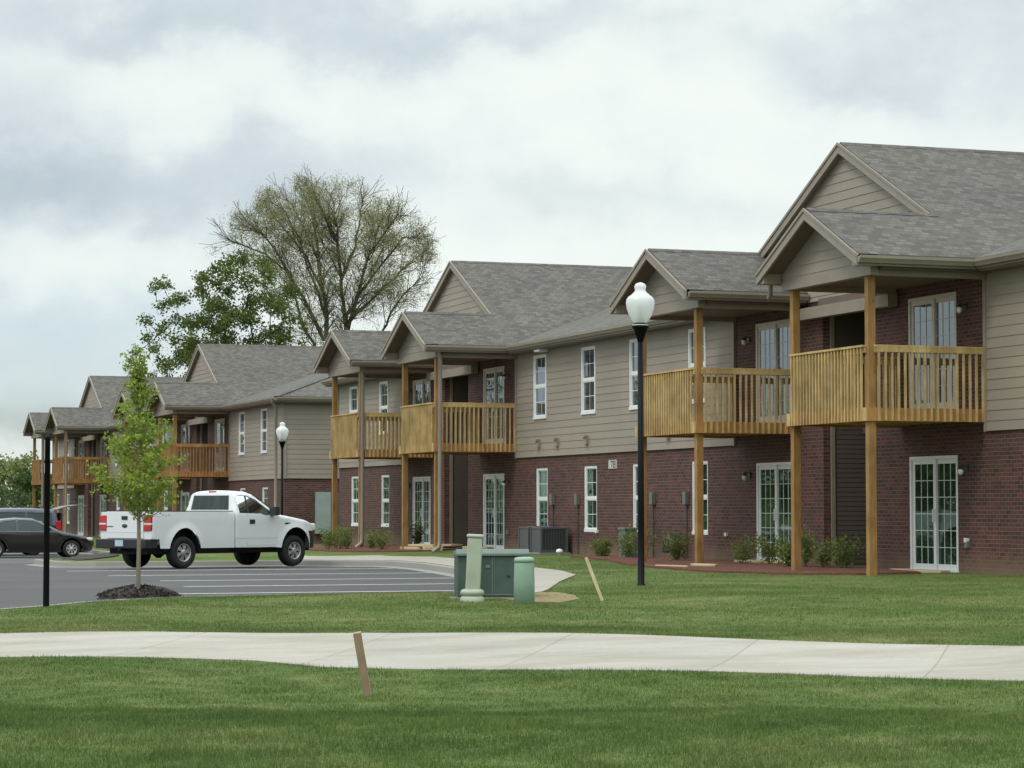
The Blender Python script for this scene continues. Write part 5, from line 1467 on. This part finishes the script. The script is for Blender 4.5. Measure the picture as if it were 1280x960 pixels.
        sm_ = MB(); line((2.04,.55),(2.04,1.34)); line((3.04,.62),(3.08,1.28)); line((2.04,.55),(3.0,.55)); line((1.66,.735),(3.06,.735),.008)
        obj('door_seam', sm_, M['decal'], c_)
        m = MB(); y = s*(hw(2.2,1.15)); m.box(2.12,2.29,min(y-.02,y+.02),max(y-.02,y+.02),1.09,1.20); obj('handle', m, M['black_plastic'], c_, bevel=.01)
        m = MB(); y = s*(hw(2.9,1.38)); m.box(2.80,2.94,min(y,y+s*.24),max(y,y+s*.24),1.30,1.52); m.box(2.82,3.06,min(y-.01,y+s*.02),max(y-.01,y+s*.02),1.29,1.38); obj('mirror', m, M['black_plastic'], c_, bevel=.03)
        m = MB(); y = s*(hw(3.4,1.1)+.002); m.box(3.32,3.52,min(y-.004,y+.004),max(y-.004,y+.004),1.07,1.115); obj('badge', m, M['ink'], c_)
        m = MB(); y = s*(hw(-.5,1.3)+.001)
        # faded side decal "4x4"
        for (p, q) in (((-.70,1.345),(-.74,1.30)),((-.74,1.30),(-.66,1.30)),((-.68,1.345),(-.68,1.27)),((-.62,1.32),(-.57,1.27)),((-.57,1.32),(-.62,1.27)),((-.50,1.345),(-.54,1.30)),((-.54,1.30),(-.46,1.30)),((-.48,1.345),(-.48,1.27))):
            m.beam((p[0],y,p[1]),(q[0],y,q[1]),.014,.004,(0,1,0))
        obj('decal', m, M['decal'], T)
        m = MB(); m.box(4.15,4.50,min(s*.62,s*.90),max(s*.62,s*.90),.91,1.09); obj('headlight', m, M['clear_lens'], T, bevel=.05)
        # dark inner wheel housings
        for cx in (0, WB):
            m = MB(); A = arch(cx,.42,.515,.40,12,.6); n = len(A); V = []
            for yy in (s*.95, s*.55): V += [(a, yy, b) for a, b in A]
            V += [(a, s*.55, b) for a, b in A]
            m.add(V, [(i, i+1, n+i+1, n+i) for i in range(n-1)] + [tuple(range(n, 2*n))]); obj('wheel_housing', m, M['under'], T)
    # flush rear window and windscreen
    rw = [(1.660,-.72,1.44),(1.660,.72,1.44),(1.716,.66,1.80),(1.716,-.66,1.80)]
    quad_panel('rear_window', [(p[0]-.012,-p[1],p[2]) for p in rw], M['car_glass'], c_)
    ws = [(3.06,-.82,1.375),(3.06,.82,1.375),(2.48,.68,1.765),(2.48,-.68,1.765)]
    quad_panel('windscreen', [(p[0]+.115,p[1],p[2]+.01) for p in ws], M['car_glass'], c_)
    m = MB(); m.box(1.72,1.78,-.12,.12,1.865,1.915); obj('brake_light', m, M['red_lens'], c_)
    # front bumper and grille
    m = MB(); N_ = 10; V = []
    for k in range(N_+1):
        t = -1+2*k/N_; x = 4.32+.19*(1-t*t)-.05*t**8 + .0; V += [(x-.25, t*.97, .46),(x+.05,t*.97,.46),(x+.07,t*.97,.66),(x+.04,t*.97,.90),(x-.2,t*.97,.90)]
    F = []
    for k in range(N_):
        for j in range(4): F.append((k*5+j,(k+1)*5+j,(k+1)*5+j+1,k*5+j+1))
    m.add(V, F); m.add(V[:5], [tuple(range(5))]); m.add(V[-5:], [tuple(range(5))[::-1]]); m.box(4.10,4.34,-.965,-.9,.50,.86); m.box(4.10,4.34,.9,.965,.50,.86)
    obj('front_bumper', m, M['black_plastic'], T, uv=False)
    m = MB(); m.box(4.42,4.60,-.58,.58,.92,1.08); obj('grille', m, M['black_plastic'], T)
    m = MB(); m.box(-.95,4.1,-.72,.72,.36,.62); m.tube([(0,-.8,.40),(0,.8,.40)],.06,8); m.tube([(WB,-.8,.40),(WB,.8,.40)],.05,8); m.lathe([(.05,-.15),(.17,-.05),(.17,.05),(.05,.15)],12,(0,0,.40)); obj('chassis', m, M['under'], T)
    for cx in (0, WB):
        for s in (-1,1): wheel(T, cx, s*.84, .395, .395, .26, s, .225, 6, M['rim'])
pickup()

def car(kind, label, x, y, zg, ang, paint):
    T = thing({'sedan':'parked_car','van':'parked_van'}[kind], label, {'sedan':'car','van':'van'}[kind], (x, y, zg), ang)
    if kind == 'sedan':
        WB = 2.7; HWd = .87; tr = .31; rimr = .2; wy = .76
        body = [(-.92,.42)] + [(-.85,.22),(-.45,.20)] + arch(0,.32,.37,.20,10) + [(.6,.19),(2.1,.19)] + arch(WB,.32,.37,.20,10) + [(3.3,.20),(3.48,.28),(3.52,.50),(3.47,.62),(3.25,.74),(2.8,.84),(2.35,.92),(1.62,1.29),(1.35,1.385),(.75,1.41),(.25,1.37),(-.05,1.27),(-.50,1.00),(-.92,.94),(-.99,.80),(-.99,.55)]
        wins = [[(-.18,.97),(.06,1.19),(.32,1.31),(.70,1.35),(.70,.95)],[(.80,.95),(.80,1.35),(1.28,1.33),(1.55,1.22),(2.05,.96)]]
    else:
        WB = 3.0; HWd = .95; tr = .34; rimr = .21; wy = .82
        body = [(-.98,.45)] + [(-.9,.28),(-.5,.26)] + arch(0,.35,.41,.25,10) + [(.7,.24),(2.3,.24)] + arch(WB,.35,.41,.25,10) + [(3.7,.26),(3.86,.4),(3.88,.75),(3.7,.92),(3.2,1.10),(2.3,1.62),(1.9,1.72),(1.0,1.76),(0,1.76),(-.75,1.72),(-.90,1.55),(-1.0,.95)]
        wins = [[(-.70,1.10),(-.66,1.58),(.25,1.62),(.25,1.10)],[(.33,1.10),(.33,1.62),(1.35,1.62),(1.35,1.10)],[(1.43,1.10),(1.43,1.61),(1.95,1.58),(2.75,1.12)]]
    def hw(x, z):
        yv = HWd; zb = .92 if kind == 'sedan' else 1.1
        if z > zb: yv -= (z-zb)*(.42 if kind == 'sedan' else .25)
        if z < .5: yv -= (.5-z)*.15
        if x > WB+.2: yv -= (x-WB-.2)**2*.45
        if x < -.4: yv -= (x+.4)**2*.25
        return yv
    n_low = len(body) - (18 if kind == 'sedan' else 12)
    low = set(i for i in range(len(body)) if body[i][1] < .43 and body[(i+1)%len(body)][1] < .43 and body[i][0] < WB+.65)
    def bulge(x, z): return (.12 if x > WB+.4 else (-.08 if x < -.6 else (.07 if z > 1.0 and x > 1.6 else 0)))
    sh = shell(body, wins, hw, .07, skip=low, step=.07, crown=.03, bulge=bulge, round_skip=low)
    b = obj('body', sh, paint, T, uv=False)
    for s in (-1,1):
        for w in wins:
            m = MB(); V = [(px_, s*(hw(px_,pz)-.02), pz) for px_, pz in w]; m.add(V, [tuple(range(len(V)))]); obj('side_window', m, M['car_glass'], b, uv=False)
        # chrome waistline and door seams
        m = MB(); P = [w_ for w in wins for w_ in w]
        zw = .945 if kind == 'sedan' else 1.085
        m.beam((-.2,s*(hw(0,zw)+.003),zw),(2.05,s*(hw(1.5,zw)+.003),zw),.016,.01,(0,1,0)); obj('waist_trim', m, M['chrome'], b)
        m = MB()
        for xs_ in ((.16,.76,1.86) if kind == 'sedan' else (.29,1.39,2.4)):
            for k in range(5):
                z0 = .32+k*(zw-.34)/5; z1 = .32+(k+1)*(zw-.34)/5; m.beam((xs_,s*(hw(xs_,z0)+.001),z0),(xs_,s*(hw(xs_,z1)+.001),z1),.01,.004,(0,1,0))
        obj('door_seam', m, M['under'], b)
        m = MB(); xm = 1.78 if kind == 'sedan' else 2.35; ym = s*hw(xm, zw); m.box(xm,xm+.14,min(ym,ym+s*.18),max(ym,ym+s*.18),zw+.02,zw+.15); obj('mirror', m, paint, b, bevel=.03)
        m = MB()
        if kind == 'sedan': m.box(3.18,3.47,min(s*.48,s*.80),max(s*.48,s*.80),.60,.72)
        else: m.box(3.5,3.8,min(s*.5,s*.85),max(s*.5,s*.85),.78,.95)
        obj('headlight', m, M['clear_lens'], T, bevel=.04)
        m = MB()
        if kind == 'sedan': m.box(-1.01,-.8,min(s*.5,s*.80),max(s*.5,s*.80),.72,.86)
        else: m.box(-1.03,-.83,min(s*.76,s*.90),max(s*.76,s*.90),.95,1.30)
        obj('tail_light', m, M['red_lens'], T, bevel=.02)
        for cx in (0, WB):
            m = MB(); A = arch(cx,.33,.39,.2,10,.4); n = len(A); V = []
            for yy in (s*(HWd-.05), s*(HWd-.35)): V += [(a, yy, bb) for a, bb in A]
            m.add(V, [(i, i+1, n+i+1, n+i) for i in range(n-1)] + [tuple(range(n, 2*n))]); obj('wheel_housing', m, M['under'], T)
        for cx in (0, WB): wheel(T, cx, s*wy, tr, tr, .2, s, rimr, 7, M['rim'])
    if kind == 'sedan':
        quad_panel('windscreen', [(2.32,-.68,.97),(2.32,.68,.97),(1.72,.55,1.30),(1.72,-.55,1.30)], M['car_glass'], b)
        quad_panel('rear_window', [(-.56,.62,1.02),(-.56,-.62,1.02),(-.13,-.52,1.27),(-.13,.52,1.27)], M['car_glass'], b)
    else:
        quad_panel('windscreen', [(3.20,-.78,1.14),(3.20,.78,1.14),(2.40,.68,1.60),(2.40,-.68,1.60)], M['car_glass'], b)
        m = MB(); m.box(-1.07,-1.02,-.78,.78,.95,1.6); m.box(-1.12,-.95,-.85,.85,.42,.62); obj('rear_opening', m, M['under'], b)
        g = MB(); P = [(-.86,1.74),(-1.25,1.86),(-1.65,1.91),(-2.02,1.88),(-2.02,1.85),(-1.64,1.87),(-1.25,1.81),(-.86,1.70)]
        g.prism([(p[0],p[1]) for p in P], 'y', -.74, .74); obj('liftgate', g, M['meter'], T, bevel=.01)
        m = MB()
        for s in (-1,1): m.tube([(-1.0,s*.76,1.35),(-1.35,s*.72,1.82)],.012,6)
        obj('gas_strut', m, M['dark_metal'], T)
        m = MB()
        for s in (-1,1): m.tube([(-.6,s*.6,1.79),(-.55,s*.6,1.83),(1.6,s*.6,1.83),(1.65,s*.6,1.79)],.018,6)
        obj('roof_rack', m, M['dark_metal'], T)
    m = MB(); m.box(-.8,WB+.6,-HWd+.2,HWd-.2,.18,.3); obj('underbody', m, M['under'], T)
za_s = za(13.8,90.6)
car('sedan', 'dark maroon four door car parked side on behind the black post', 12.05, 89.75, za_s, math.radians(0), M['maroon'])
car('van', 'navy minivan with its liftgate open parked behind the maroon car', 14.1, 94.5, za(14,94), math.radians(180), M['navy'])
